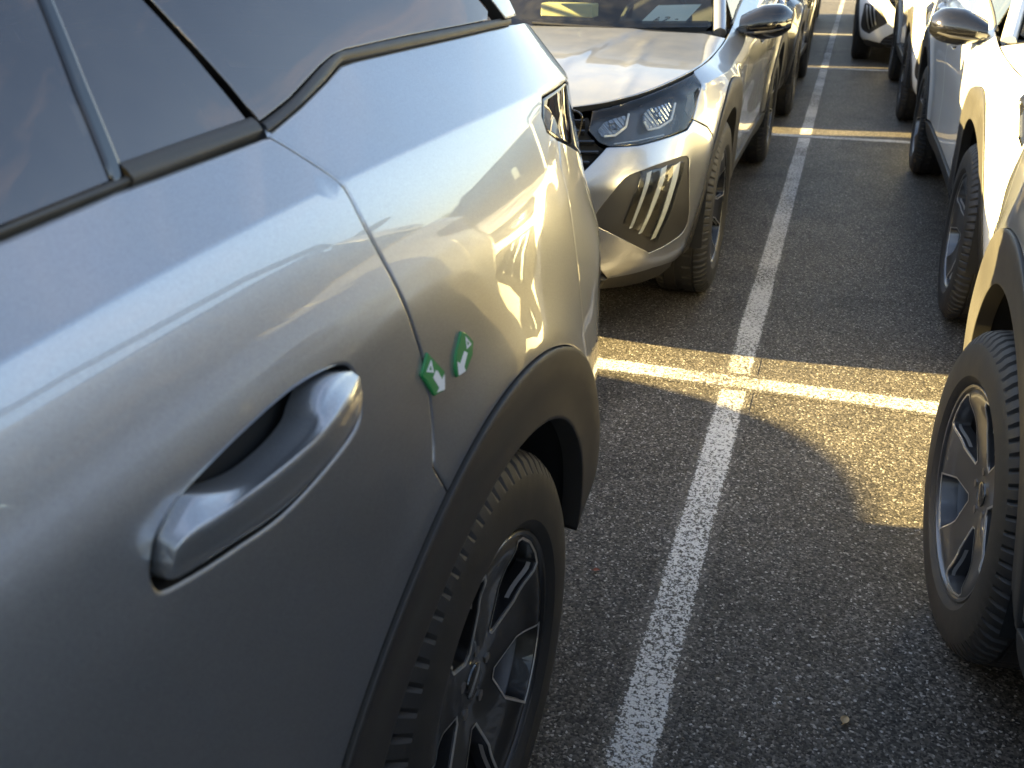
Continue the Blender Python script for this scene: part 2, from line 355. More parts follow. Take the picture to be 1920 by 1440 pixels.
    ct = n.new('ShaderNodeMath'); ct.operation='MULTIPLY_ADD'; ct.inputs[1].default_value = -.85; ct.inputs[2].default_value = 1.0; l.new(m2.outputs[0], ct.inputs[0]); l.new(ct.outputs[0], b.inputs['Coat Weight'])
    cr = n.new('ShaderNodeMapRange'); cr.inputs['To Min'].default_value=.012; cr.inputs['To Max'].default_value=.09; l.new(m2.outputs[0], cr.inputs['Value']); l.new(cr.outputs[0], b.inputs['Coat Roughness'])
    op = n.new('ShaderNodeTexNoise'); op.inputs['Scale'].default_value = 420; op.inputs['Detail'].default_value = 1; l.new(tc.outputs['Object'], op.inputs['Vector'])
    bp = n.new('ShaderNodeBump'); bp.inputs['Strength'].default_value = .003; bp.inputs['Distance'].default_value = .001; l.new(op.outputs['Fac'], bp.inputs['Height']); l.new(bp.outputs['Normal'], b.inputs['Coat Normal'])
    return m
def glass(name, tint, rough=.0, gloss=(1,1,1), dust=.03, ior=1.5):
    m, n, l, b = new_mat(name); n.remove(b); out = n['Material Output']
    tr = n.new('ShaderNodeBsdfTransparent'); tr.inputs['Color'].default_value = (*tint,1); gl = n.new('ShaderNodeBsdfGlossy'); gl.inputs['Roughness'].default_value = rough; gl.inputs['Color'].default_value = (*gloss,1)
    fr = n.new('ShaderNodeFresnel'); fr.inputs['IOR'].default_value = ior; mx = n.new('ShaderNodeMixShader'); l.new(fr.outputs[0], mx.inputs[0]); l.new(tr.outputs[0], mx.inputs[1]); l.new(gl.outputs[0], mx.inputs[2])
    df = n.new('ShaderNodeBsdfDiffuse'); df.inputs['Color'].default_value = (.45,.42,.38,1); tc = n.new('ShaderNodeTexCoord'); t = n.new('ShaderNodeTexNoise'); t.inputs['Scale'].default_value = 14; t.inputs['Detail'].default_value = 8; l.new(tc.outputs['Object'], t.inputs['Vector'])
    mr = n.new('ShaderNodeMapRange'); mr.inputs['From Min'].default_value=.4; mr.inputs['From Max'].default_value=.75; mr.inputs['To Max'].default_value = dust*2; mr.inputs['To Min'].default_value = dust*.3; l.new(t.outputs['Fac'], mr.inputs['Value'])
    m2 = n.new('ShaderNodeMixShader'); l.new(mr.outputs[0], m2.inputs[0]); l.new(mx.outputs[0], m2.inputs[1]); l.new(df.outputs[0], m2.inputs[2]); l.new(m2.outputs[0], out.inputs['Surface'])
    return m
MAT = {}
MAT['silver'] = paint('silver_paint', (.385,.395,.415), metal=.84, rough=.33); MAT['white'] = paint('white_paint', (.78,.78,.76), metal=0., rough=.4, dust=.08)
MAT['black'] = paint('black_paint', (.012,.012,.014), metal=.2, rough=.3, dust=.05); MAT['graphite'] = paint('graphite_paint', (.07,.072,.078), dust=.06); MAT['blue'] = paint('blue_paint', (.02,.05,.12), dust=.06)
MAT['plastic'] = plain('black_plastic_cladding', (.030,.028,.026), .50, bump=.25, bscale=900, var=.25)
MAT['gloss'] = plain('gloss_black_plastic', (.006,.006,.007), .10, coat=1.0)
MAT['trim'] = plain('rubber_window_trim', (.055,.049,.041), .5, bump=.1, var=.3, vscale=40)
MAT['rubber'] = plain('tyre_rubber', (.022,.021,.020), .62, bump=.2, bscale=500, var=.35, vscale=18)
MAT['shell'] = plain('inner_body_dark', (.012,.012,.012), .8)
MAT['liner'] = plain('wheel_arch_liner', (.010,.010,.010), .9, bump=.3, bscale=200)
MAT['rim_dark'] = plain('dark_wheel_enamel', (.007,.007,.008), .42, coat=.6)
MAT['rim_silver'] = plain('silver_wheel_enamel', (.13,.13,.135), .32, metal=.8, coat=.5)
MAT['machined'] = plain('machined_alloy', (.62,.60,.57), .34, metal=.75)
MAT['barrel'] = plain('wheel_barrel_metal', (.10,.10,.105), .4, metal=.8)
MAT['disc'] = plain('brake_disc_steel', (.30,.28,.26), .35, metal=1., var=.2, vscale=30)
MAT['caliper'] = plain('brake_caliper_iron', (.08,.08,.085), .5, metal=.6)
MAT['chrome'] = plain('lamp_chrome', (.50,.53,.58), .16, metal=1., bump=.6, bscale=130)
def ribbed(name, col, scale):
    m, n, l, b = new_mat(name); b.inputs['Base Color'].default_value = (*col,1); b.inputs['Metallic'].default_value = .9; b.inputs['Roughness'].default_value = .18
    tc = n.new('ShaderNodeTexCoord'); w = n.new('ShaderNodeTexWave'); w.inputs['Scale'].default_value = scale; w.inputs['Distortion'].default_value = 1.2; w.bands_direction = 'DIAGONAL'; l.new(tc.outputs['Object'], w.inputs['Vector'])
    bp = n.new('ShaderNodeBump'); bp.inputs['Strength'].default_value = .9; bp.inputs['Distance'].default_value = .004; l.new(w.outputs['Fac'], bp.inputs['Height']); l.new(bp.outputs['Normal'], b.inputs['Normal']); return m
MAT['pod'] = ribbed('ribbed_lamp_reflector', (.42,.46,.52), 26)
MAT['lampdark'] = plain('lamp_housing_black', (.02,.02,.022), .3, coat=.4)
MAT['drl'] = plain('white_light_guide', (.82,.85,.88), .25)
MAT['privacy'] = glass('tinted_privacy_glass', (.045,.045,.05), gloss=(1.0,.92,.92), dust=.03, ior=2.0)
MAT['clear'] = glass('clear_window_glass', (.74,.80,.76), dust=.02)
MAT['lens'] = glass('clear_lamp_lens', (.93,.95,.96), dust=.015)
MAT['smoke'] = glass('smoked_lamp_lens', (.80,.82,.84), dust=.015)
MAT['redlens'] = glass('smoked_red_tail_lens', (.16,.035,.03), dust=.01)
MAT['amber'] = plain('amber_lamp', (.55,.18,.02), .25, coat=.5)
MAT['mirrorglass'] = plain('mirror_glass', (.85,.87,.9), .02, metal=1.)
MAT['interior'] = plain('dark_interior', (.03,.03,.032), .7, bump=.3, bscale=400)
MAT['seat'] = plain('grey_seat_cloth', (.075,.075,.08), .85, bump=.4, bscale=700)
MAT['paper'] = plain('white_paper', (.90,.91,.88), .6); MAT['ink'] = plain('printed_ink', (.03,.03,.03), .6)
MAT['cardboard'] = plain('pale_yellow_card', (.62,.55,.30), .6, var=.1)
MAT['green'] = plain('green_magnet', (.02,.20,.055), .4, coat=.3, var=.1); MAT['whiteprint'] = plain('white_print', (.70,.72,.74), .4)
# ---------------------------------------------------------------- the compact SUV, part by part
SF, SR = float(S_FRONT), float(S_REAR)
def Lx(P):
    P = np.array(P, float); s = P[...,0].copy(); sg = np.ones_like(s)
    k = s < SF; s[k] = 2*SF-s[k]; sg[k] = -1
    k = s > SR; s[k] = 2*SR-s[k]; sg[k] = -1
    q = L(np.stack([s, P[...,1]], -1)); q[...,0] *= sg; return q
def mirf(pts): return [(2*SF-s, z) for s, z in pts][::-1]
def mirr(pts): return [(2*SR-s, z) for s, z in pts][::-1]
def r_front(phi): return .50-.06*np.clip((phi-112)/45, 0, 1)
def r_rear(phi): return .50+0*phi
def arch(ay, p0, p1, rf, n=26, dy=0.0):
    out = []
    for p in np.linspace(p0, p1, n):
        r = rf(p) if callable(rf) else rf
        out.append((float(s_of_y(ay+dy+r*math.cos(R(p)))), AXLE_Z+r*math.sin(R(p))))
    return out
def seam(s0, s1, n=24, dz=0.0): return [(float(s), float(zt(s))+dz) for s in np.linspace(s0, s1, n)]
def crease_pts(s0, s1):
    ss = np.arange(s0, s1, .02); z = zc(ss); return [(a, b+d) for a, b in zip(ss, z) for d in (-.006, -.002, .002, .006)]
HL = [(-2.242,.755),(-2.225,.780),(-2.165,.803),(-2.049,.828),(-1.914,.851),(-1.775,.871),(-1.631,.888),(-1.648,.874),(-1.712,.825),(-1.772,.768),(-1.821,.734),(-1.879,.727),(-1.985,.715),(-2.060,.706),(-2.164,.705),(-2.203,.718)]
HL = [(a, max(b, float(zt(a))-.0045)) if 1 <= i <= 6 else (a, b) for i, (a, b) in enumerate(HL)]
CLAW = [(-1.843,.652),(-1.963,.646),(-2.054,.629),(-2.119,.608),(-2.175,.545),(-2.215,.488),(-2.213,.455),(-2.128,.407),(-2.003,.340),(-1.974,.335),(-1.837,.365),(-1.803,.414),(-1.819,.504),(-1.833,.601)]
CLAWGLASS = [(-2.057,.626),(-1.861,.639),(-1.964,.366),(-2.116,.459)]
STRIPS = [((-2.026,.622),(-2.087,.437),.006),((-1.963,.631),(-2.046,.414),.008),((-1.902,.634),(-1.985,.385),.011)]
GAP_R = [(1.036,1.169),(1.048,1.152),(1.062,1.123),(1.066,1.074),(1.087,.996),(1.099,.952),(1.103,.903),(1.099,.866),(1.090,.838)]
HANDLE_HOLE = [(0.72,0.9562),(0.724,0.9672),(0.733,0.9792),(0.757,0.9892),(0.793,0.9962),(0.838,1.0022),(0.887,1.0062),(0.932,1.0042),(0.963,0.9982),(0.977,0.9852),(0.979,0.9572),(0.965,0.9402),(0.916,0.9292),(0.852,0.9232),(0.798,0.9292),(0.763,0.9342),(0.73,0.9412),(0.722,0.9462)]
HA = [(0.7276,0.9687),(0.7327,0.9797),(0.7531,0.9911),(0.7641,0.9914),(0.7892,0.9827),(0.8227,0.9754),(0.8602,0.9764),(0.8881,0.9832),(0.9,0.9932),(0.9174,1.0018),(0.9414,1.0017),(0.9622,0.9956)]
HB = [(0.7255,0.9642),(0.7284,0.9747),(0.7386,0.9797),(0.7547,0.98),(0.7731,0.9807),(0.801,0.9807),(0.8365,0.9801),(0.8686,0.9807),(0.8986,0.9838),(0.9258,0.9874),(0.9492,0.9895),(0.9615,0.9913)]
HC = [(0.725,0.9547),(0.73,0.9472),(0.7448,0.9432),(0.7612,0.9408),(0.7956,0.9361),(0.8225,0.9321),(0.8601,0.9303),(0.9105,0.9352),(0.9376,0.9394),(0.9594,0.9477),(0.9702,0.9587),(0.9714,0.9804)]
TAIL = [(1.640,1.119),(1.82,1.117),(2.02,1.100),(2.32,1.081),(2.33,.955),(2.10,.965),(1.87,.995),(1.735,1.033),(1.679,1.050),(1.643,1.061),(1.598,1.081),(1.601,1.098)]
KINK_BOT = [(1.037,1.1695),(1.105,1.181),(1.177,1.195),(1.220,1.2045),(1.247,1.206),(1.385,1.207),(1.620,1.208),(1.732,1.207)]
KINK_TOP = [(1.054,1.174),(1.113,1.1855),(1.185,1.2055),(1.216,1.2125),(1.245,1.2155),(1.397,1.2175),(1.623,1.2175),(1.715,1.2165)]

SPEC = []          # (key, name, mesh, [material keys], parent key, location, label)
PLACE = {'PAINT', 'RIM', 'QGLASS'}
def part(key, name, mb, mats, parent=None, loc=(0,0,0), flip=False, sharp=35, label=None, smooth=True):
    me = mb if isinstance(mb, bpy.types.Mesh) else mb.mesh(key, [MAT.get(m, MAT['silver']) for m in mats], flip=flip, sharp=sharp, smooth=smooth)
    SPEC.append((key, name, me, mats, parent, loc, label))
def pair(key, name, mb, mats, parent=None, loc=(0,0,0), **kw):
    part(key+'_l', name, mb, mats, parent+'_l' if parent else None, loc, **kw)
    part(key+'_r', name, mb, mats, parent+'_r' if parent else None, (-loc[0],loc[1],loc[2]), flip=True, **kw)

# inner shell, floor
sh = MB()
shell_poly = seam(SF, SR, 120, -.03)+[(s, .24) for s in np.linspace(SR, SF, 60)]
sh.patch(lambda P: L(P), shell_poly, holes=[arch(ARCH_Y[0],0,356,.47,48), arch(ARCH_Y[1],0,356,.47,48)], h=.09, gap=.002, off=-.075, roll=0, depth=.002, step=.05)
shell_me = MB(); shell_me.add(sh.V[0], sh.F, sh.N[0]); Vf = sh.V[0]*[-1,1,1]; shell_me.add(Vf, [f[::-1] for f in sh.F], sh.N[0]*[-1,1,1])
part('body_shell', 'body_shell', shell_me, ['shell'])
fl = MB().box((0,0,.25),(1.04,4.0,.10)); fl.box((0,.01,.26),(1.56,1.72,.08)); part('underbody', 'underbody', fl, ['shell'], smooth=False)
for key, ay in (('front',ARCH_Y[0]),('rear',ARCH_Y[1])):
    ln = MB(); rows = []
    for u in np.linspace(.50,.868,4): rows.append([(u, ay+.005+.405*math.cos(a), AXLE_Z+.405*math.sin(a)) for a in np.linspace(R(3) if ay > 0 else R(-8),R(188),40)])
    ln.loft(rows); ln.add([(.50,ay,AXLE_Z)]+rows[0], [(0,i+1,i) for i in range(1,40)]); pair('liner_'+key, 'wheel_arch_liner', ln, ['liner'])

# doors, fenders, quarter panels
fender = [(-.655,.40),(-.64,.60),(-.622,.85),(-.64,float(zt(-.64)))]
hl_outer = [(-1.631,.893),(-1.648,.874),(-1.712,.825),(-1.772,.768),(-1.775,.761)]
poly = [(-.655,.40),(-.64,.60),(-.622,.85),(-.635,.93)]+seam(-.645,-1.61,40)+hl_outer+[(-1.690,.726)]+arch(ARCH_Y[0],137,6.4,r_front,40)
pair('fender', 'fender', MB().patch(L, poly, h=.03, extra=crease_pts(-1.62,-.65)), ['PAINT','shell'])
poly = [(-.655,.40),(-.64,.60),(-.622,.85),(-.635,.93)]+seam(-.645,.30,30)+[(.285,.98),(.27,.75),(.25,.40)]
def shift(pts, ds, dz): return [(a+ds, b+dz) for a, b in pts]
pair('front_door', 'front_door', MB().patch(L, poly, holes=[closed_curve(shift(HANDLE_HOLE,-.80,-.075),3)], h=.035, hole_depth=.03, hole_gap=.0022, extra=crease_pts(-.64,.3)), ['PAINT','shell'])
poly = [(.25,.40),(.27,.75),(.285,.98),(.30,float(zt(.30)))]+seam(.32,.70,16)+[(.761,1.155),(.858,1.162)]+curve(GAP_R,5)+arch(ARCH_Y[1],100 if False else 114.5,173.7,r_rear,26)
pair('rear_door', 'rear_door', MB().patch(L, poly, holes=[closed_curve(HANDLE_HOLE,4)], h=.025, hole_depth=.03, hole_gap=.0022, extra=crease_pts(.3,1.03)), ['PAINT','shell'])
tl_front = [(1.82,1.117),(1.640,1.119),(1.601,1.098),(1.598,1.081)]
BUMP_SEAM = [(1.643,1.061),(1.612,1.03),(1.625,.94),(1.640,.82),(1.648,.722)]
poly = curve(GAP_R,5)[::-1]+KINK_BOT+[(1.84,float(zt(1.80))),(1.95,float(zt(1.95))),(2.10,float(zt(2.10))),(2.32,float(zt(2.32))),(2.32,1.081),(2.02,1.100)]+tl_front+BUMP_SEAM+arch(ARCH_Y[1],48.5,114.5,r_rear,40)
pair('quarter_panel', 'quarter_panel', MB().patch(L, poly, h=.024, gap=.0012, roll=.0025, extra=crease_pts(1.02,2.3)), ['PAINT','shell'])
# handles
def handle(ds, dz):
    A, B, C = (np.array(curve(shift(q, ds, dz), 4)) for q in (HA, HB, HC)); rows = []
    for k in range(len(A)):
        def at(p, o): 
            n = surf_normal(L, p[None])[0]; return L(p[None])[0]+n*o
        q = float(np.interp(k/(len(A)-1)*11, range(12), [.42,.55,.70,.85,.95,1,1,1,.95,.85,.65,.5]))
        a, b, c = A[k], B[k], C[k]
        rows.append([at(a,-.014), at(a,.013*q), at(a*.65+b*.35,.0205*q), at(a*.25+b*.75,.0270*q), at(b,.0295*q), at(b*.8+c*.2,.0290*q), at(b*.4+c*.6,.0225*q), at(b*.12+c*.88,.0105*q), at(c,.002), at(c,-.014)])
    rows = [[np.array(p)+(at(A[0]*.5+C[0]*.5,-.014)-at(A[0]*.5+C[0]*.5,.004)) for p in rows[0]]]+rows+[[np.array(p)*.3+.7*at(A[-1],-.014) for p in rows[-1]]]
    rows = [curve(r_, 3) for r_ in rows]
    return MB().loft(rows)
for dk, ds, dz in (('front_door',-.80,-.075),('rear_door',0,0)):
    pair('handle_'+dk, 'handle', handle(ds, dz), ['PAINT','shell'], parent=dk, sharp=60)
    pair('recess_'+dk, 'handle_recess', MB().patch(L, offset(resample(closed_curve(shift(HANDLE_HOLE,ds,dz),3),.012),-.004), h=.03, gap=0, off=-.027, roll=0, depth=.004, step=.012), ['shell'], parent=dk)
# bumpers
ghalf = [(-2.42,.52),(-2.254,.635),(-2.179,.704)]
low = [(-1.77,.250),(-1.94,.262),(-2.147,.242),(-2.195,.299),(-2.32,.37)]
half = ghalf+[(-2.164,.705),(-2.060,.706),(-1.985,.715),(-1.879,.727),(-1.821,.734),(-1.775,.761),(-1.690,.726)]+arch(ARCH_Y[0],137,190,r_front,26)+low
bp = MB().patch(Lx, [(SF,.50)]+half+[(SF,.37)]+mirf(half), holes=[closed_curve(CLAW,3), closed_curve(mirf(CLAW),3)], h=.03, hole_depth=.012, hole_roll=.0015)
part('front_bumper', 'front_bumper', bp, ['PAINT','shell'])
gpoly = seam(-2.235,SF,20)[::1]
gr_half = [(-2.225,.780),(-2.242,.755),(-2.203,.718),(-2.179,.704),(-2.254,.635),(-2.42,.52)]
gfull = gr_half+[(SF,.50)]+mirf(gr_half)+mirf(seam(-2.24,SF,14)[::1])[::1]
gfull = [(s, float(zt(s))) for s in np.linspace(SF,-2.24,14)]+gr_half+[(SF,.50)]+mirf(gr_half)+[(2*SF-s, float(zt(s))) for s in np.linspace(-2.24,SF,14)][:-1]
part('grille', 'grille', MB().patch(Lx, gfull, h=.06, off=-.035, roll=0, depth=.01), ['shell'])
def gr_lim(z):      # half length of a bar at height z
    return float(np.interp(z, [.50,.52,.635,.704,.718,.755,.780,.795], [-2.60,-2.42,-2.255,-2.185,-2.21,-2.25,-2.235,-2.29]))
def strip_bar(path, wid, o0, o1, fn=Lx):
    P = np.array(path, float); n = surf_normal(fn, P); q = fn(P)
    rows = [[q[i]+n[i]*o0+np.array([0,0,-wid/2]), q[i]+n[i]*o1+np.array([0,0,-wid*.38]), q[i]+n[i]*(o1+.003), q[i]+n[i]*o1+np.array([0,0,wid*.38]), q[i]+n[i]*o0+np.array([0,0,wid/2])] for i in range(len(P))]
    return MB().loft(rows)
for z in np.arange(.535,.785,.031):
    e = gr_lim(z)-.008; ss = np.linspace(e, 2*SF-e, 40)
    part('grille_bar%03d' % int(z*1000), 'grille_bar', strip_bar([(s, z) for s in ss], .014, -.03, -.004), ['gloss'], parent='grille')
lo = [(-2.32,.37),(-2.195,.299),(-2.147,.242),(-2.17,.20)]
part('lower_intake', 'lower_intake', MB().patch(Lx, [(SF,.37)]+lo+[(SF,.20)]+mirf(lo), h=.06, off=-.02, roll=0, depth=.01), ['plastic'])
for z in (.24,.275,.31,.345):
    e = float(np.interp(z,[.20,.242,.299,.37],[-2.17,-2.147,-2.195,-2.32]))-.004; part('intake_bar%03d' % int(z*1000), 'intake_bar', strip_bar([(s, z) for s in np.linspace(e,2*SF-e,30)], .012, -.02, .0), ['plastic'], parent='lower_intake')
lip = [(-2.147,.242),(-1.94,.262),(-1.77,.250),(-1.735,.215),(-1.80,.19),(-2.16,.178)]
pair('front_lip', 'bumper_lip', MB().patch(L, lip, h=.04, off=-.003), ['plastic'], parent=None)
pair('claw_recess', 'lamp_surround', MB().patch(L, closed_curve(CLAW,3), h=.03, off=-.0045, gap=.0005, roll=0, depth=.02), ['plastic'])
pair('claw_lamp', 'daytime_lamp', MB().patch(L, CLAWGLASS, h=.03, off=.0010, gap=0, depth=.005, roll=.003), ['smoke'], parent='claw_recess')
cb = MB().patch(L, CLAWGLASS, h=.03, off=-.0030, gap=.002, roll=0, depth=.002); pair('claw_back', 'lamp_backing', cb, ['lampdark'], parent='claw_recess')
for i, (a, b, w) in enumerate(STRIPS):
    t = np.linspace(0,1,12)[:,None]; P = np.array(a)*(1-t)+np.array(b)*t; n = surf_normal(L, P); q = L(P)
    dv = np.array([1,.28])*w*1.25; wl_, wr_ = P-dv*(1.25-.55*t), P+dv*(1.25-.55*t)
    rows = [[L(wl_[k][None])[0]+n[k]*-.0035, L(wl_[k][None])[0]+n[k]*-.0012, L(wr_[k][None])[0]+n[k]*-.0012, L(wr_[k][None])[0]+n[k]*-.0035] for k in range(12)]
    pair('claw_strip%d' % i, 'light_strip', MB().loft(rows), ['drl'], parent='claw_recess')
# headlights
pair('headlight', 'headlight', MB().patch(L, HL, h=.03, off=-.045, gap=.0005, roll=0, depth=-.040, step=.015), ['lampdark'])
pair('hl_lens', 'lamp_lens', MB().patch(L, HL, h=.03, gap=.0015, depth=.012), ['lens'], parent='headlight')
POD1 = [(-2.191,.740),(-2.142,.744),(-2.099,.767),(-2.081,.801),(-2.114,.800),(-2.179,.783),(-2.204,.761)]
POD2 = [(-2.009,.776),(-1.998,.756),(-1.945,.759),(-1.882,.777),(-1.840,.819),(-1.862,.838),(-1.944,.829),(-1.999,.803)]
for i, (pod, dr) in enumerate(((POD1,[(-2.183,.739),(-2.142,.741),(-2.095,.765),(-2.076,.804)]),(POD2,[(-2.011,.778),(-1.999,.753),(-1.946,.756),(-1.877,.775),(-1.833,.823)]))):
    pair('pod%d' % i, 'lamp_reflector', MB().patch(L, pod, h=.02, off=-.024, gap=0, roll=.003, depth=.018), ['pod'], parent='headlight')
    cen = np.array(pod).mean(0); n3 = surf_normal(L, cen[None])[0]; c3 = L(cen[None])[0]+n3*-.0225
    a_ = np.cross(n3,[0,0,1]); a_ /= np.linalg.norm(a_); b_ = np.cross(a_,n3); cell = MB()
    cell.loft([[c3+a_*x*f+b_*z*f+n3*o for x, z in ((-.016,-.012),(.012,-.014),(.018,.010),(-.010,.013))] for f, o in ((1,0),(.8,.006),(.45,.003))], close=True); pair('cell%d' % i, 'lamp_cell', cell, ['chrome'], parent='headlight', sharp=20)
    P = resample(dr,.008)[:-1]; P = np.array([p for p in P if dist_poly(p[None], np.array(dr))[0] < 9]); P = np.vstack([np.linspace(dr[q],dr[q+1],7)[:(-1 if q < len(dr)-2 else None)] for q in range(len(dr)-1)]); n = surf_normal(L,P); pair('drl%d' % i, 'light_strip', MB().tube(L(P)+n*-.014, .0040, 6), ['drl'], parent='headlight')
pair('hl_amber', 'side_reflector', MB().patch(L, [(-1.685,.838),(-1.715,.820),(-1.77,.772),(-1.785,.797),(-1.74,.842)], h=.03, off=-.02, roll=0, depth=.004), ['lampdark'], parent='headlight')
pair('hl_base', 'lamp_trim', MB().tube(L(np.array([(-2.148,.716),(-2.051,.722),(-1.929,.732)]))+surf_normal(L,np.array([(-2.148,.716),(-2.051,.722),(-1.929,.732)]))*-.016, .0025, 6), ['machined'], parent='headlight')
# rear end
rb = [(1.87,.995),(1.735,1.033),(1.679,1.050)]+BUMP_SEAM+arch(ARCH_Y[1],48.5,12.2,r_rear,20)+[(1.95,.46),(2.3,.47)]
rhalf = [(2.31,.72),(2.31,.96),(2.10,.965)]+rb
part('rear_bumper', 'rear_bumper', MB().patch(Lx, [(SR,.72)]+rhalf+[(SR,.47)]+mirr(rhalf), h=.03, gap=.0010, roll=.0020), ['PAINT','shell'])
rv = [(1.803,.447),(1.95,.455),(2.3,.465)]; rv2 = [(2.3,.30),(1.95,.30),(1.80,.30)]
part('rear_valance', 'rear_valance', MB().patch(Lx, [(SR,.465)]+rv[::-1]+rv2[::-1]+[(SR,.30)]+mirr(rv[::-1]+rv2[::-1]), h=.05, off=-.004), ['plastic'])
tg = [(2.325,.725),(2.325,.95),(2.335,1.085),(2.33,float(zt(2.33)))]
part('tailgate', 'tailgate', MB().patch(Lx, [(SR,.725)]+tg+[(SR,float(zt(SR)))]+mirr(tg), h=.05), ['PAINT','shell'])
pair('tail_light', 'tail_light', MB().patch(L, TAIL, h=.03, depth=.012), ['redlens'])
pair('tail_back', 'lamp_housing', MB().patch(L, TAIL, h=.04, off=-.03, roll=0, depth=-.025), ['lampdark'], parent='tail_light')
for i in range(3):
    s0 = 1.66+.10*i; P = np.array([(s0+.075,1.105-.006*i),(s0,1.055-.012*i)]); t = np.linspace(0,1,6)[:,None]; P = P[0]*(1-t)+P[1]*t; n = surf_normal(L,P)
    pair('tail_bar%d' % i, 'light_strip', MB().tube(L(P)+n*-.016, .007, 6), ['amber' if i == 9 else 'drl'], parent='tail_light')
# cladding
ic = lambda dy: dict(rf=.388, dy=dy)
fo = arch(ARCH_Y[0],2,190,r_front,60); fi = arch(ARCH_Y[0],190,-2,.386,60,dy=.0)
pair('arch_front', 'wheel_arch_cladding', MB().patch(L, fo+fi, h=.03, off=.006, gap=.001, depth=.035, roll=.006), ['plastic'])
ro = arch(ARCH_Y[1],12.2,176,r_rear,60); ri = arch(ARCH_Y[1],184,2,.392,60,dy=.008)
pair('arch_rear', 'wheel_arch_cladding', MB().patch(L, ro+ri, h=.03, off=.006, gap=.001, depth=.035, roll=.006), ['plastic'])
pair('sill', 'sill_cladding', MB().patch(L, [(-.785,.392)]+[(s,.392) for s in np.linspace(-.6,.6,8)]+[(.812,.392),(.87,.22),(-.86,.22)], h=.05, off=.008, depth=.02, roll=.006), ['plastic'])
# hood
_sy = np.array([top_u(s) for s in np.linspace(SF+.02,-.75,60)])
_ze = np.polyfit(_sy[:,1], _sy[:,2], 5)
_zc = np.polyfit([-2.08,-2.05,-1.9,-1.6,-1.2,-.95,-.8],[.788,.802,.856,.914,.955,.974,.984],4)
def HOOD(P):
    P = np.asarray(P, float); u, y = P[...,0], P[...,1]; e = np.polyval(_ze,y); c_ = np.polyval(_zc,y)
    a = np.clip(np.abs(u)/.80,0,1.3); z = e+(c_-e)*(1-a**3.2)
    ul = np.interp(y,[-2.0,-.95],[.27,.45]); z = z+.007/(1+np.exp((np.abs(u)-ul)/.010))*np.clip((y+2.08)/.25,0,1)
    z = z+.0035*np.exp(-((np.abs(u)-np.interp(y,[-2.0,-1.1],[.60,.52]))/.022)**2)*np.clip((y+1.98)/.2,0,1)*np.clip((-1.0-y)/.2,0,1)
    return np.stack([u,y,z],-1)
hp = [(float(p[0]), float(p[1])) for p in (top_u(s) for s in np.linspace(SF,-.86,70))]
rear_edge = [(.70,-.835),(.55,-.90),(.30,-.945)]
hpoly = hp+rear_edge+[(0,-.955)]+[(-a,b) for a,b in rear_edge[::-1]]+[(-a,b) for a,b in hp[::-1]][:-1]
part('hood', 'hood', MB().patch(HOOD, hpoly, h=.03, gap=.003, depth=.022, roll=.006, step=.025), ['PAINT','shell'])
# windscreen, cowl, roof, pillars
def WS(P):
    P = np.asarray(P,float); a, b = P[...,0], P[...,1]
    u = a*(.715-.135*b); y0 = -.955+.22*a*a; y1 = -.10+.09*a*a; z = .965+.01*b*0+(1.455-.04*a*a-.965)*b+.035*b*(1-b)*2
    return np.stack([u, y0+(y1-y0)*b, z],-1)
ss = np.linspace(-1,1,17)
ws = MB(); rows = [WS(np.stack([ss, np.full(17,b)],-1)) for b in np.linspace(.02,1,13)]; ws.loft([r for r in rows]); ws.F = [f[::-1] for f in ws.F]
part('windscreen', 'windscreen', ws, ['clear'])
cw = MB(); rows = [np.stack([ss*.76, -.985+.23*ss*ss+dy, np.full(17,z)],-1) for dy, z in ((0,.925),(.04,.945),(.075,.958))]; cw.loft(rows); cw.F = [f[::-1] for f in cw.F]; part('cowl', 'windscreen_cowl', cw, ['plastic'])
fb = MB(); rows = [WS(np.stack([ss*.985, np.full(17,b)],-1))+[0,.004,-.006] for b in (.03,.075)]; fb.loft(rows); fb.F=[f[::-1] for f in fb.F]; part('screen_band', 'black_screen_border', fb, ['gloss'], parent='windscreen')
for i, (u0, u1) in enumerate(((.60,-.02),(.02,-.55))):
    pth = [WS(np.array([u0/.71, -.03]))+[0,-.02,.006], WS(np.array([(u0*.5+u1*.5)/.71, .0]))+[0,-.012,.012], WS(np.array([u1/.71,.022]))+[0,-.008,.012]]
    part('wiper%d' % i, 'wiper', MB().tube([tuple(p) for p in pth], .007, 6), ['plastic'])
def ROOF(P):
    P = np.asarray(P,float); u, y = P[...,0], P[...,1]
    return np.stack([u,y,1.54-.045*((y-.6)/.9)**2-.055*(u/.58)**2-.02*np.clip(np.abs(u)/.58,0,2)**6],-1)
rp = [(.575,-.04),(.61,.5),(.60,1.2),(.55,1.72),(.48,1.86)]
part('roof', 'roof', MB().patch(ROOF, [(0,-.12)]+rp+[(0,1.90)]+[(-a,b) for a,b in rp[::-1]], h=.08, depth=.03, step=.05), ['PAINT','shell'])
pair('a_pillar', 'windscreen_pillar', MB().tube([WS(np.array([1.03,b]))+[.012,.012,-.004] for b in np.linspace(-.02,1,9)], [.030]*9, 8), ['PAINT','shell'], sharp=80)
pair('roof_rail', 'roof_rail', MB().tube([(.575,.05,1.47),(.585,.12,1.505),(.60,.6,1.53),(.59,1.2,1.52),(.56,1.55,1.49),(.55,1.6,1.46)], .014, 8), ['gloss'])
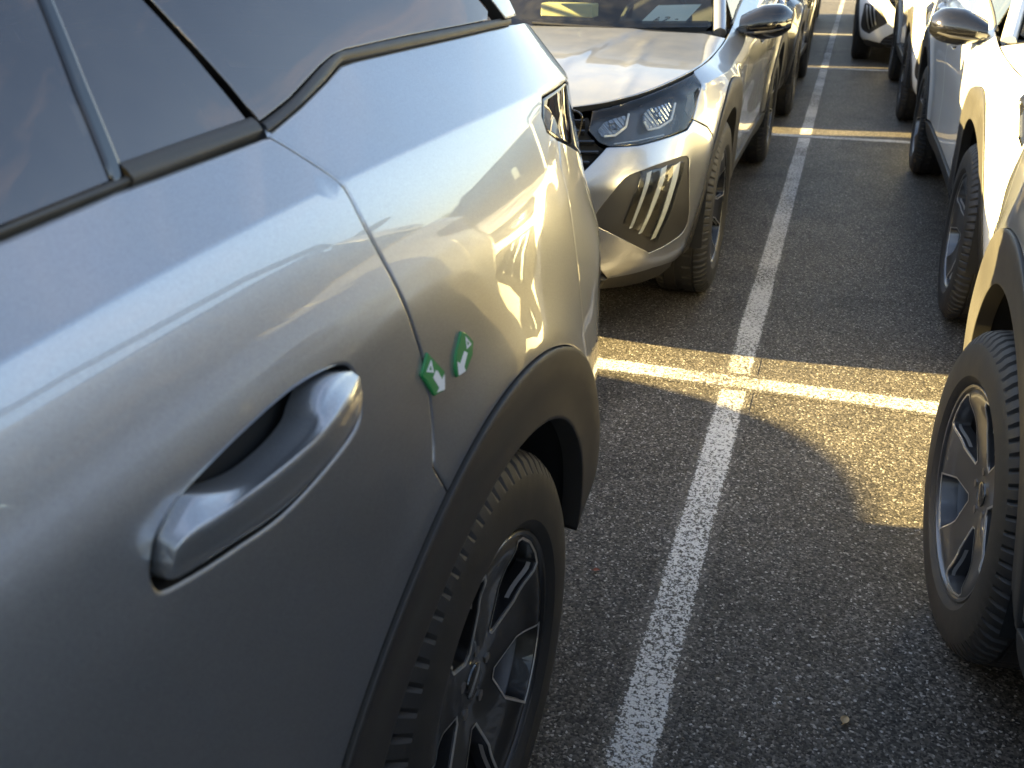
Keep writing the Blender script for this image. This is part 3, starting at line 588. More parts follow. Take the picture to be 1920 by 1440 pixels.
# side glass
def zb(y): return float(np.interp(y,_gty,_gtz))
fw_ = [(-.56,zb(-.56)+.008)]+[(y,zb(y)+.008) for y in np.linspace(-.4,.26,8)]+[(.285,1.445),(.02,1.43),(-.20,1.33),(-.42,1.18)]
pair('front_window', 'front_side_window', MB().patch(G, fw_, h=.06, roll=0, depth=.005), ['clear'], parent='front_door')
rw_ = [(.335,zb(.335)+.002)]+[(y,zb(y)+.002) for y in np.linspace(.45,.70,4)]+[(.764,1.1575),(.872,1.1645),(.885,1.224),(.901,1.283),(.924,1.37),(.931,1.43),(.36,1.447)]
pair('rear_window', 'rear_side_window', MB().patch(G, rw_, h=.05, roll=0, depth=.005), ['privacy'], parent='rear_door')
qw_ = [(.876,1.1700),(1.041,1.1765),(1.016,1.235),(.995,1.276),(.963,1.328),(.932,1.366),(.903,1.283),(.888,1.226)]
pair('quarter_window', 'fixed_window', MB().patch(G, qw_, h=.04, roll=0, depth=.005, off=.001), ['privacy'], parent='rear_door')
dv_ = [(.864,1.1605),(.878,1.224),(.895,1.283),(.918,1.37),(.925,1.43),(.946,1.43),(.932,1.38),(.907,1.283),(.892,1.226),(.879,1.164)]
pair('divider', 'window_divider', MB().patch(G, dv_, h=.04, off=.003, roll=.003, depth=.012, gap=.0005), ['gloss'], parent='rear_door')
def ruled(bot, top, lo=.0, hi=.0, k=1.0):
    b = np.array(curve(bot,4)); t = np.array(curve(top,4)); nb = surf_normal(L,b); nt = surf_normal(G,t); p, q = L(b)+nb*lo, G(t)+nt*hi; m_ = (nb+nt); m_ /= np.linalg.norm(m_,axis=1)[:,None]
    return MB().loft([p-nb*.012, p+nb*.0005, p*.9+q*.1+m_*.0025*k, p*.5+q*.5+m_*.0040*k, p*.1+q*.9+m_*.0030*k, q+nt*.001, q-nt*.01][::1])
def rev(mb): mb.F = [f[::-1] for f in mb.F]; return mb
pair('quarter_trim', 'window_trim', rev(ruled([(.876,1.1622),(.95,1.1665),(1.033,1.1710)], [(.878,1.1742),(.955,1.1775),(1.043,1.1805)])), ['trim'], parent='rear_door', sharp=70)
pair('belt_trim_rear', 'window_trim', rev(ruled([(y,float(zt(s_of_y(y)))) for y in (.32,.45,.6)]+[(.761,1.1555),(.879,1.1635)], [(y,zb(y)+.0025) for y in (.32,.45,.6)]+[(.764,1.1580),(.879,1.1660)], k=.4)), ['trim'], parent='rear_door', sharp=70)
bt2 = [(y,zb(y)-.003) for y in np.linspace(-.60,.29,10)]+[(y,zb(y)+.007) for y in np.linspace(.29,-.60,10)]
pair('belt_trim_front', 'window_trim', MB().patch(G, bt2, h=.04, off=.004, roll=.002, depth=.012, gap=0), ['trim'], parent='front_door')
bpil = [(.285,zb(.285)),(.335,zb(.335)),(.36,1.45),(.285,1.45)]
pair('b_pillar', 'door_pillar', MB().patch(G, bpil, h=.06, off=.001, roll=.002, depth=.01), ['gloss'])
cp_ = KINK_TOP[:-1]+[(1.648,1.232),(1.634,1.246),(1.52,1.34),(1.46,1.42),(1.2,1.455),(.935,1.445),(.934,1.38),(.968,1.330),(1.003,1.278),(1.025,1.237),(1.041,1.206)]
pair('c_pillar', 'rear_pillar_panel', MB().patch(G, cp_, h=.05, off=.001, roll=.002, depth=.01, gap=.001), ['QGLASS'])
pair('c_trim', 'window_trim', rev(ruled(KINK_BOT, KINK_TOP)), ['trim'], parent='quarter_panel', sharp=70)
sp_ = [(1.646,1.243),(1.674,1.214),(1.731,1.214),(1.728,1.245),(1.64,1.32),(1.57,1.40),(1.50,1.42),(1.535,1.34)]
pair('spoiler_side', 'spoiler_end', MB().patch(G, sp_, h=.03, off=.010, roll=.004, depth=.02, gap=0), ['PAINT','shell'])
for i, (yy, zz) in enumerate(((1.684,1.244),(1.659,1.271))):
    q = [(yy-.016,zz-.004),(yy+.012,zz-.004),(yy+.004,zz+.006),(yy-.022,zz+.006)]; pair('spoiler_slot%d' % i, 'spoiler_slot', MB().patch(G, q, h=.03, off=.0115, roll=.0015, depth=.003, gap=0), ['gloss'], parent='spoiler_side')
hd_ = [(-.30,1.30),(.02,1.43),(.285,1.445),(.36,1.447),(.89,1.43),(.905,1.445),(1.2,1.455),(1.46,1.42),(1.52,1.46),(1.2,1.485),(.6,1.487),(.0,1.462),(-.30,1.34)]
pair('roof_frame', 'roof_side_frame', MB().patch(G, hd_, h=.05, off=.002, roll=.002, depth=.02, gap=0), ['gloss'])
def RG(P):
    P = np.asarray(P,float); a, b = P[...,0], P[...,1]; u = a*(.66-.12*b); y0 = 2.02-.16*a*a; y1 = 1.74-.10*a*a
    return np.stack([u, y0+(y1-y0)*b, 1.15+.32*b-.03*a*a*b],-1)
rg = MB(); rg.loft([RG(np.stack([ss,np.full(17,b)],-1)) for b in np.linspace(0,1,8)]); part('rear_screen', 'rear_window', rg, ['privacy'], parent='tailgate')
sx_ = MB(); sx_.loft([np.stack([ss*.58, np.full(17,1.80)-.06*ss*ss+dy, np.full(17,z)-.04*ss*ss],-1) for dy, z in ((0,1.475),(.16,1.462),(.17,1.448),(.10,1.435),(0,1.44))]); part('spoiler', 'roof_spoiler', sx_, ['PAINT','shell'])
# mirrors
mi = MB(); rows = []
for t in np.linspace(0,1,15):
    u = .825+.212*t; e = math.sin(math.pi*min(1,(t*.86+.10)))**.55 if t < 1 else .02
    e = max(.22, (1-min(1,abs((t-.40)/.615))**4))**.5
    hz = .078*min(1,.62+.9*t)*e; dy = .088*e; zc_ = .974+.022*t
    rows.append([(u, -.60-(dy*math.cos(w) if math.cos(w) > 0 else .028*math.cos(w))+.03*t, zc_+hz*math.sin(w)*(1 if math.sin(w) > 0 else .82)) for w in np.linspace(0,2*math.pi,28,endpoint=False)])
mi.loft(rows, close=True); mi.add([tuple(np.mean(rows[0],0))]+rows[0], [(0,1+k,1+(k+1)%28) for k in range(28)]); mi.add([tuple(np.mean(rows[-1],0))]+rows[-1], [(0,1+(k+1)%28,1+k) for k in range(28)])
pair('mirror', 'wing_mirror', mi, ['gloss'], sharp=70)
pair('mirror_line', 'mirror_lower_trim', MB().tube([(.85,-.668,.952),(.90,-.686,.954),(.96,-.675,.960),(1.01,-.648,.972)], [.004,.006,.006,.003], 6), ['plastic'], parent='mirror')
pair('mirror_arm', 'mirror_arm', MB().tube([(.775,-.60,.935),(.815,-.605,.942),(.850,-.60,.965),(.87,-.60,.98)], [.026,.024,.026,.028], 10), ['plastic'], parent='mirror', sharp=80)
mg = MB().box((.935,-.566,.985),(.15,.006,.085),.003); pair('mirror_glass', 'mirror_glass', mg, ['mirrorglass'], parent='mirror')
# interior
ds_ = MB(); rows = [np.stack([np.linspace(-.68,.68,13), np.full(13,y)+.20*np.linspace(-1,1,13)**2, np.full(13,z)],-1) for y, z in ((-.93,.93),(-.80,.955),(-.55,.965),(-.32,.955),(-.26,.92),(-.24,.70))]; ds_.loft(rows); ds_.F=[f[::-1] for f in ds_.F]
part('dashboard', 'dashboard', ds_, ['interior'])
sw = MB(); an = np.linspace(0,2*math.pi,25); sw.tube([(.36+.17*math.cos(a), -.12-.08*math.sin(a)*-1, .93+.15*math.sin(a)) for a in an], .014, 6, caps=False); sw.box((.36,-.12,.93),(.32,.03,.05),.01); part('steering_wheel', 'steering_wheel', sw, ['interior'])
def seat_mb(x, y, w):
    m = MB(); m.box((x,y,.55),(w,.50,.18),.06); m.loft([[ (x+w/2*a*q, y+.22+.10*t*1.6+(.0 if b else .11), .58+.60*t) for a in (-1,1) for b in ((0,1) if a < 0 else (1,0))] for t, q in ((0,1),(.3,1.02),(.8,.9),(1,.7))], close=True); m.box((x,y+.40,1.27),(.24,.09,.16),.04); return m
for i, x in enumerate((-.36,.36)): part('seat%d' % i, 'front_seat', seat_mb(x,.15,.50), ['seat'], sharp=50)
part('rear_seat', 'rear_bench', seat_mb(0,1.0,1.15), ['seat'], sharp=50)
# wheels
def tyre_mod(i, p):
    if i % 5 == 0:                  # shoulder sipes cut across the tread edge
        p[6:10,1] -= .0085; p[6,0] -= .002; p[-10:-6,1] -= .0085
    if (i % 10) < 2: p[13:15,1] -= .006
    return p
half_t = [(-.014,.226),(-.004,.233),(.004,.245),(.0055,.262),(.0045,.290),(.0005,.312),(-.010,.330),(-.022,.3400),(-.040,.3440),(-.046,.3445),(-.047,.3385),(-.053,.3385),(-.054,.3446),(-.076,.3450),(-.092,.3452),(-.093,.339)]
full_t = half_t+[(-.212-a, r) for a, r in half_t[::-1]]
ty = MB().lathe(full_t, 360, mod=tyre_mod); ty.F = [f for f in ty.F]
TYRE = ty.mesh('tyre', [MAT['rubber']], sharp=28); TYRE_R = ty.mesh('tyre_mirrored', [MAT['rubber']], flip=True, sharp=28)
def dish(P):
    P = np.asarray(P,float); r = np.hypot(P[...,0],P[...,1]); a = -.020-.020*np.clip((.20-r)/.16,0,1)**1.3+.010*np.exp(-((r-.205)/.03)**2)
    return np.stack([a, P[...,0], P[...,1]],-1)
def polar(pts, ang): return [(r*math.cos(R(t)+ang), r*math.sin(R(t)+ang)) for r, t in pts]
circ = [(.219*math.cos(a), .219*math.sin(a)) for a in np.linspace(0,2*math.pi,90,endpoint=False)]
big = [(.076,-5),(.140,-19),(.208,-17.5),(.2125,-12),(.2135,0),(.2125,12),(.208,17.5),(.140,19),(.076,5)]
slot = [(.150,-.8),(.207,-4.6),(.2115,0),(.207,4.6),(.150,.8)]
holes = [polar(big, 2*math.pi*k/5+math.pi/2) for k in range(5)]
rim = MB().patch(dish, circ, holes=holes, h=.014, gap=0, roll=.0025, depth=.02, hole_depth=.034, step=.014)
edge = MB()
for h_ in holes:
    q0 = resample(h_,.010); q0 = q0 if area(q0) > 0 else q0[::-1]; q1 = offset(q0,-.0008); q2 = offset(q0,-.0046); n = len(q1)
    a_, b_ = dish(q1)+[.0006,0,0], dish(q2)+[.0012,0,0]; c_ = dish(offset(q0,.0004))-[.016,0,0]
    V = np.vstack([a_,b_,c_]); edge.add(V, [(i,n+i,n+(i+1)%n,(i+1)%n)[::-1] for i in range(n)]+[(2*n+i,i,(i+1)%n,2*n+(i+1)%n)[::-1] for i in range(n)])
RIM = rim.mesh('rim', [MAT['rim_dark']]); RIM_R = rim.mesh('rim_mirrored', [MAT['rim_dark']], flip=True)
EDGE = edge.mesh('rim_edge', [MAT['machined']], sharp=50); EDGE_R = edge.mesh('rim_edge_m', [MAT['machined']], flip=True, sharp=50)
lipm = MB().lathe([(-.030,.213),(-.012,.2165),(-.006,.2215),(-.005,.2265),(-.009,.2300),(-.016,.2310)], 96); LIP = lipm.mesh('rim_lip', [MAT['machined']]); LIP_R = lipm.mesh('rim_lip_m', [MAT['machined']], flip=True)
bar = MB().lathe([(-.016,.228),(-.035,.214),(-.10,.205),(-.18,.212),(-.20,.226)], 72); BAR = bar.mesh('barrel', [MAT['barrel']]); BAR_R = bar.mesh('barrel_m', [MAT['barrel']], flip=True)
dsk = MB().lathe([(-.062,.03),(-.062,.075),(-.075,.080),(-.075,.145),(-.10,.145),(-.10,.03)], 60); DSK = dsk.mesh('brake_disc', [MAT['disc']]); DSK_R = dsk.mesh('brake_disc_m', [MAT['disc']], flip=True)
cal = MB().box((-.085,.125,.05),(.07,.06,.13),.012); CAL = cal.mesh('caliper', [MAT['caliper']]); CAL_R = cal.mesh('caliper_m', [MAT['caliper']], flip=True)
cap = MB().lathe([(-.036,.0),(-.036,.020),(-.0375,.026),(-.042,.028)], 28); CAP = cap.mesh('hub_cap', [MAT['gloss']]); CAP_R = cap.mesh('hub_cap_m', [MAT['gloss']], flip=True)
nut = MB().add([(x, .009*math.cos(w), .009*math.sin(w)) for x in (0,-.02) for w in np.linspace(0,2*math.pi,6,endpoint=False)], [tuple(range(6))]+[(i,6+i,6+(i+1)%6,(i+1)%6) for i in range(6)])
NUT = nut.mesh('wheel_bolt', [MAT['disc']], smooth=False); NUT_R = nut.mesh('wheel_bolt_m', [MAT['disc']], flip=True, smooth=False)
WH = .879
for k, (ay, sd) in enumerate(((ARCH_Y[0],1),(ARCH_Y[0],-1),(ARCH_Y[1],1),(ARCH_Y[1],-1))):
    m = (lambda a, b: a if sd > 0 else b); wk = 'wheel%d' % k
    SPEC.append((wk, 'wheel', m(RIM,RIM_R), ['RIM'], None, (WH*sd, ay, AXLE_Z), None))
    for nm, me, mt in (('tyre',m(TYRE,TYRE_R),['rubber']),('rim_edge',m(EDGE,EDGE_R),['machined']),('rim_lip',m(LIP,LIP_R),['RIM']),('wheel_barrel',m(BAR,BAR_R),['barrel']),('brake_disc',m(DSK,DSK_R),['disc']),('brake_caliper',m(CAL,CAL_R),['caliper']),('hub_cap',m(CAP,CAP_R),['gloss'])):
        SPEC.append((wk+nm, nm, me, mt, wk, (0,0,0), None))
    for q in range(5):
        a = 2*math.pi*(q+.5)/5+math.pi/2; SPEC.append((wk+'bolt%d' % q, 'wheel_bolt', m(NUT,NUT_R), ['disc'], wk, (-.037*sd, .048*math.cos(a), .048*math.sin(a)), None))

SPIN = random.Random(3)
def make_car(name, label, X, Y, yaw, body='silver', rim='rim_dark', qglass='privacy', category='car', group='cars parked nose to tail in rows', skip=(), spin=None, ws=1.0, ly=1.0, wo=0.0, steer=0.0):
    e = bpy.data.objects.new(name, None); COL.objects.link(e); e.location = (X, Y, 0); e.rotation_euler = (0,0,-yaw); e.empty_display_size = .3; e.scale = (1, ly, 1)
    e['label'] = label; e['category'] = category
    if group: e['group'] = group
    made = {}; sub = {'PAINT': body, 'RIM': rim, 'QGLASS': qglass}
    for key, nm, me, mats, par, loc, lab in SPEC:
        if any(key.startswith(q) for q in skip): continue
        o = bpy.data.objects.new(nm, me); COL.objects.link(o); o.parent = made[par] if par else e; o.location = loc
        if key.startswith('wheel') and par is None:
            o.scale = (1, ws, ws); o.location = (loc[0]+math.copysign(wo, loc[0]), loc[1], AXLE_Z*ws)
            o.rotation_euler = (spin.get(key, 0) if spin and key in spin else SPIN.uniform(0,6.28), 0, steer if key == 'wheel3' else 0)
        if mats[0] in PLACE:
            o.material_slots[0].link = 'OBJECT'; o.material_slots[0].material = MAT[sub[mats[0]]]
        made[key] = o
    return e
# ---------------------------------------------------------------- ground
def asphalt_color(n, l, tc):
    v = n.new('ShaderNodeTexVoronoi'); v.inputs['Scale'].default_value = 215; l.new(tc, v.inputs['Vector'])
    sp = n.new('ShaderNodeSeparateColor'); l.new(v.outputs['Color'], sp.inputs[0])
    r = n.new('ShaderNodeValToRGB'); e = r.color_ramp.elements; e[0].position = 0; e[0].color = (.020,.018,.015,1); e[1].position = 1; e[1].color = (.44,.41,.37,1)
    for p, c in ((.45,(.060,.053,.044)),(.80,(.112,.099,.083)),(.95,(.20,.178,.152))): k = e.new(p); k.color = (*c,1)
    l.new(sp.outputs[0], r.inputs['Fac'])
    nz = n.new('ShaderNodeTexNoise'); nz.inputs['Scale'].default_value = 3.2; nz.inputs['Detail'].default_value = 8; nz.inputs['Roughness'].default_value = .65; l.new(tc, nz.inputs['Vector'])
    mr = n.new('ShaderNodeMapRange'); mr.inputs['From Min'].default_value=.3; mr.inputs['From Max'].default_value=.7; mr.inputs['To Min'].default_value=.72; mr.inputs['To Max'].default_value=1.25; l.new(nz.outputs['Fac'], mr.inputs['Value'])
    mu = n.new('ShaderNodeMix'); mu.data_type='RGBA'; mu.blend_type='MULTIPLY'; mu.inputs[0].default_value = 1; l.new(r.outputs['Color'], mu.inputs[6]); l.new(mr.outputs[0], mu.inputs[7])
    st = n.new('ShaderNodeTexNoise'); st.inputs['Scale'].default_value = 1.15; st.inputs['Detail'].default_value = 5; st.inputs['Roughness'].default_value = .55; st.inputs['Distortion'].default_value = .8; l.new(tc, st.inputs['Vector'])
    sm = n.new('ShaderNodeMapRange'); sm.inputs['From Min'].default_value=.565; sm.inputs['From Max'].default_value=.70; sm.inputs['To Min'].default_value=1.0; sm.inputs['To Max'].default_value=.55; l.new(st.outputs['Fac'], sm.inputs['Value'])
    m3 = n.new('ShaderNodeMix'); m3.data_type='RGBA'; m3.blend_type='MULTIPLY'; m3.inputs[0].default_value = 1; l.new(mu.outputs[2], m3.inputs[6]); l.new(sm.outputs[0], m3.inputs[7]); mu = m3
    g = n.new('ShaderNodeTexNoise'); g.inputs['Scale'].default_value = 60; g.inputs['Detail'].default_value = 6; l.new(tc, g.inputs['Vector'])
    ad = n.new('ShaderNodeMath'); ad.operation='MULTIPLY_ADD'; ad.inputs[1].default_value=-.9; l.new(v.outputs['Distance'], ad.inputs[0]); l.new(g.outputs['Fac'], ad.inputs[2])
    return mu.outputs[2], ad.outputs[0], sp.outputs[1]
def asphalt():
    m, n, l, b = new_mat('asphalt'); tc = n.new('ShaderNodeTexCoord'); c, hgt, rnd = asphalt_color(n, l, tc.outputs['Object'])
    l.new(c, b.inputs['Base Color']); bp = n.new('ShaderNodeBump'); bp.inputs['Strength'].default_value = .5; bp.inputs['Distance'].default_value = .0018; l.new(hgt, bp.inputs['Height']); l.new(bp.outputs['Normal'], b.inputs['Normal'])
    rr = n.new('ShaderNodeMapRange'); rr.inputs['To Min'].default_value=.45; rr.inputs['To Max'].default_value=.85; l.new(rnd, rr.inputs['Value']); l.new(rr.outputs[0], b.inputs['Roughness']); b.inputs['Specular IOR Level'].default_value = .22; return m
def road_paint():
    m, n, l, b = new_mat('worn_road_paint'); tc = n.new('ShaderNodeTexCoord'); ge = n.new('ShaderNodeNewGeometry'); c, hgt, rnd = asphalt_color(n, l, ge.outputs['Position'])
    uv = n.new('ShaderNodeSeparateXYZ'); l.new(tc.outputs['UV'], uv.inputs[0])         # U across the stripe 0..1
    ab = n.new('ShaderNodeMath'); ab.operation='SUBTRACT'; ab.inputs[1].default_value=.5; l.new(uv.outputs[0], ab.inputs[0]); a2 = n.new('ShaderNodeMath'); a2.operation='ABSOLUTE'; l.new(ab.outputs[0], a2.inputs[0])
    n1 = n.new('ShaderNodeTexNoise'); n1.inputs['Scale'].default_value = 95; n1.inputs['Detail'].default_value = 7; n1.inputs['Roughness'].default_value=.7; l.new(ge.outputs['Position'], n1.inputs['Vector'])
    n2 = n.new('ShaderNodeTexNoise'); n2.inputs['Scale'].default_value = 2.3; n2.inputs['Detail'].default_value = 3; l.new(ge.outputs['Position'], n2.inputs['Vector'])
    ed = n.new('ShaderNodeMapRange'); ed.inputs['From Min'].default_value=.30; ed.inputs['From Max'].default_value=.50; ed.inputs['To Min'].default_value=0; ed.inputs['To Max'].default_value=.55; l.new(a2.outputs[0], ed.inputs['Value'])
    s1 = n.new('ShaderNodeMath'); s1.operation='ADD'; l.new(n1.outputs['Fac'], s1.inputs[0]); l.new(ed.outputs[0], s1.inputs[1])
    h2 = n.new('ShaderNodeMath'); h2.operation='MULTIPLY_ADD'; h2.inputs[1].default_value=-.30; l.new(hgt, h2.inputs[0]); l.new(s1.outputs[0], h2.inputs[2])
    s2 = n.new('ShaderNodeMath'); s2.operation='MULTIPLY_ADD'; s2.inputs[1].default_value=.34; l.new(n2.outputs['Fac'], s2.inputs[0]); l.new(h2.outputs[0], s2.inputs[2])
    th = n.new('ShaderNodeMapRange'); th.inputs['From Min'].default_value=.605; th.inputs['From Max'].default_value=.735; th.inputs['To Min'].default_value=1; th.inputs['To Max'].default_value=0; l.new(s2.outputs[0], th.inputs['Value'])
    mx = n.new('ShaderNodeMix'); mx.data_type='RGBA'; l.new(th.outputs[0], mx.inputs[0]); l.new(c, mx.inputs[6]); mx.inputs[7].default_value = (.62,.60,.57,1); l.new(mx.outputs[2], b.inputs['Base Color'])
    bp = n.new('ShaderNodeBump'); bp.inputs['Strength'].default_value=.6; bp.inputs['Distance'].default_value=.003; l.new(hgt, bp.inputs['Height']); l.new(bp.outputs['Normal'], b.inputs['Normal']); b.inputs['Roughness'].default_value=.7; return m
def structure(o): o['kind'] = 'structure'; return o
gm = MB(); gm.add([(-600,-600,0),(600,-600,0),(600,600,0),(-600,600,0)], [(0,1,2,3)])
ground = bpy.data.objects.new('car_park_ground', gm.mesh('car_park_ground', [asphalt()], smooth=False)); COL.objects.link(ground); structure(ground)
ROADPAINT = road_paint()
def stripe(name, p0, p1, w, z):
    p0 = np.array(p0, float); p1 = np.array(p1, float); d = p1-p0; ln = np.hypot(*d); d /= ln; nrm = np.array([d[1],-d[0]]); k = int(ln/1.0)+1
    V = []; 
    for i in range(k+1):
        c = p0+d*ln*i/k; V += [(*(c-nrm*w/2), z), (*(c+nrm*w/2), z)]
    me = bpy.data.meshes.new(name); me.from_pydata(V, [], [(2*i,2*i+1,2*i+3,2*i+2) for i in range(k)]); uv = me.uv_layers.new(name='UVMap')
    for poly in me.polygons:
        for li in poly.loop_indices: uv.data[li].uv = (me.loops[li].vertex_index % 2, me.vertices[me.loops[li].vertex_index].co.y)
    me.materials.append(ROADPAINT); o = bpy.data.objects.new(name, me); COL.objects.link(o); return structure(o)
LINE_X = -.192; BAY = 4.37
stripe('bay_line', (LINE_X,-9), (LINE_X,40), .122, .0010)
for dx in (-5.24,-2.62,2.62,5.24): stripe('bay_line', (LINE_X+dx,-9), (LINE_X+dx,40), .122, .0010)
for k in range(-2,8):
    y = 2.925+k*BAY+(.12 if k == 1 else 0); stripe('bay_line', (-8.4,y+.02), (8.4,y-.06), .135, .0018)
# ---------------------------------------------------------------- cars
car1 = make_car('parked_car', 'silver car nearest the camera on the left, with green arrow magnets on its flank', -1.27504503, -.29673237, .037, spin={'wheel2':.42})
car2 = make_car('parked_car', 'silver car on the left facing the camera, whole headlight and front bumper showing', -1.27, 5.09, 0)
near = make_car('parked_car', 'nearest car on the right, only a wheel and dark wheel arch in view', 1.226, .482, .01, body='silver', rim='rim_silver', ws=.945, wo=.025, steer=.11, spin={'wheel3':.3})
white = make_car('parked_car', 'sunlit white car on the right, facing the camera, with black wing mirror', 1.359, 5.09, 0, body='white', rim='rim_silver', ws=.945)
make_car('parked_car', 'black car on the left directly behind the silver car with the headlight', -1.23, 9.52, 0, body='black', ly=.92)
make_car('parked_car', 'pale car on the right directly behind the sunlit white car', 1.34, 9.62, 0, body='white', ly=.94)
make_car('parked_car', 'white car on the right, second behind the one with the black mirror', .96, 14.10, 0, body='white')
make_car('parked_car', 'dark grey car far back in the left row', -1.34, 13.65, 0, body='graphite', ly=.92)
make_car('parked_car', 'black car farthest back in the right row', .96, 18.9, 0, body='black')
make_car('parked_car', 'dark blue car farthest back in the left row', -1.42, 18.05, 0, body='blue')
# the next rows on either side (they shade the aisle and show in the paintwork)
make_car('parked_car', 'silver car in the next row left, nose pointing up the aisle', -3.93, .32, math.pi, body='silver')
make_car('parked_car', 'white car in the next row left, behind the silver one', -3.93, 4.99, math.pi, body='white')
make_car('parked_car', 'dark grey car in the next row left, third along', -3.93, 9.10, 0, body='graphite', ly=.89)
make_car('parked_car', 'black car in the next row left, fourth along', -3.93, 13.18, 0, body='black', ly=.89)
make_car('parked_car', 'blue car in the next row left, fifth along', -3.93, 17.6, 0, body='blue')
make_car('parked_car', 'dark grey car in the next row right, nearest the camera', 3.85, .75, 0, body='graphite')  # unseen; dark grey picked to dim its reflection in the silver bumper
make_car('parked_car', 'silver car in the next row right, second along', 3.9, 5.2, 0, body='silver')
make_car('parked_car', 'blue car in the right row behind the photographer', 1.25, -4.0, 0, body='blue')
make_car('parked_car', 'unseen graphite car in the left row behind the photographer', -1.35, -4.75, 0, body='graphite')  # this and the next two are added to shade ground mirrored in the bumper
make_car('parked_car', 'unseen white car in the next row left, behind the photographer', -3.93, -4.2, 0, body='white')
make_car('parked_car', 'unseen black car in the next row left, second behind the photographer', -3.95, -8.6, 0, body='black')
# ---------------------------------------------------------------- magnets on the silver car
def on_car(P, off): 
    P = np.asarray(P, float); n = surf_normal(L, P); q = L(P)+n*off; ca, sa = math.cos(.037), math.sin(.037)
    return np.stack([-1.27504503+q[:,0]*ca+q[:,1]*sa, -.29673237-q[:,0]*sa+q[:,1]*ca, q[:,2]], -1)
def plate(poly, o0, o1, mat, name, h=.02, roll=.0012):
    f = lambda P: on_car(P, 0.0)
    V, F, N = patch(f, poly, h=h, gap=0, off=o1, depth=o1-o0, roll=roll, step=.006); mb = MB().add(V, F, N); o = bpy.data.objects.new(name, mb.mesh(name, [MAT[mat]])); COL.objects.link(o); return o
M1 = [(1.105,.955),(1.134,.924),(1.128,.905),(1.108,.908),(1.087,.939)]; M1A = [(1.115,.933),(1.107,.928),(1.117,.913),(1.111,.910),(1.128,.906),(1.132,.922),(1.125,.919),(1.118,.931)]; M1T = [(1.108,.947),(1.110,.932),(1.095,.939)]
M2 = [(1.183,.948),(1.193,.943),(1.208,.928),(1.201,.914),(1.181,.904),(1.160,.906),(1.159,.917),(1.162,.927)]; M2A = [(1.182,.927),(1.189,.922),(1.177,.911),(1.179,.905),(1.162,.907),(1.163,.923),(1.169,.918)]; M2T = [(1.189,.941),(1.201,.927),(1.188,.926)]
for pl, ar, tr, lab in ((M1,M1A,M1T,'green magnet on the door gap, its white arrow pointing down to the right'),(M2,M2A,M2T,'green magnet nearer the wheel arch, its white arrow pointing down to the left')):
    o = plate(pl, .0002, .0035, 'green', 'arrow_magnet'); o['label'] = lab; o['category'] = 'magnet'; o['group'] = 'green arrow magnets'
    a = plate(ar, .0030, .0040, 'whiteprint', 'arrow', roll=.0003); a.parent = o
    t = np.array(tr); c = t.mean(0); inner = c+(t-c)*.38
    f = lambda P: on_car(P, 0.0); V, F, N = patch(f, tr, holes=[inner], h=.02, gap=0, off=.0040, depth=.001, roll=.0003, step=.006)
    q = bpy.data.objects.new('triangle', MB().add(V,F,N).mesh('triangle', [MAT['whiteprint']])); COL.objects.link(q); q.parent = o
# ---------------------------------------------------------------- things in and around the cars
def thing(name, mb, mats, label, cat, loc=(0,0,0), rot=(0,0,0), **k):
    o = bpy.data.objects.new(name, mb.mesh(name, [MAT[m] for m in mats], **k)); COL.objects.link(o); o.location = loc; o.rotation_euler = rot; o['label'] = label; o['category'] = cat; return o
box = thing('card_box', MB().box((0,0,.035),(.27,.10,.062),.004), ['cardboard'], 'pale yellow box lying on the dashboard behind the windscreen', 'box', (-1.33, 4.90, .962), (0,0,-.1))
pm = MB(); pm.loft([[(x, y, .002+.006*math.sin(x*9)*1) for x in np.linspace(-.105,.105,8)] for y in np.linspace(-.15,.15,8)]); pm.F=[f[::-1] for f in pm.F]
paper = thing('paper_sheet', pm, ['paper'], 'white paper sheet with faint writing on the dashboard by the pillar', 'paper', (-.782, 4.62, 1.0), (R(14),0,R(-8)))
def strokes(segs, w, parent, name):
    mb = MB()
    for pts in segs: mb.tube([(x, y, .0095+.006*math.sin(x*9)) for x, y in pts], w, 4)
    o = bpy.data.objects.new(name, mb.mesh(name, [MAT['ink']])); COL.objects.link(o); o.parent = parent
strokes([[(-.045,-.12),(-.03,-.05),(-.015,-.12)],[(-.04,-.09),(-.02,-.09)],[(.0,-.06),(.012,-.05),(.024,-.06),(.0,-.12),(.026,-.12)],[(.055,-.085),(.07,-.085)]], .0022, paper, 'handwriting')
thing('bent_wire', MB().tube(curve([(-.83,2.985,.826),(-.804,2.965,.828),(-.776,2.96,.829),(-.758,2.962,.818),(-.755,2.965,.801),(-.766,2.985,.767),(-.778,3.0,.738)],4), .0032, 6), ['gloss'], 'thin dark bent wire hooked in the grille of the silver car', 'wire', sharp=80)
def leaf(name, col, label, loc, rot, size):
    rows = []
    for t in np.linspace(0,1,9):
        w = size*.34*math.sin(math.pi*t**.8)**.8+.0004; rows.append([((t-.5)*size, a*w, .16*size*(a*a)*.9+.12*size*math.sin(t*3.1)) for a in (-1,-.5,0,.5,1)])
    mb = MB().loft(rows); mb.F = [f[::-1] for f in mb.F]; mb.tube([(-.5*size,0,.001),(-.8*size,.05*size,.004)], .0008, 5)
    MAT[name] = plain('dry_leaf_'+name, col, .6, var=.35, vscale=60, bump=.2); return thing('leaf', mb, [name], label, 'leaf', loc, rot, sharp=60)
leaf('tan', (.42,.30,.16), 'pale tan dry leaf lying on the asphalt at lower right', (.168,1.452,.004), (0,0,1.3), .022)
leaf('rust', (.22,.055,.02), 'small rust red leaf on the asphalt right of the near wheel', (-.381,1.757,.003), (0,0,.4), .016)
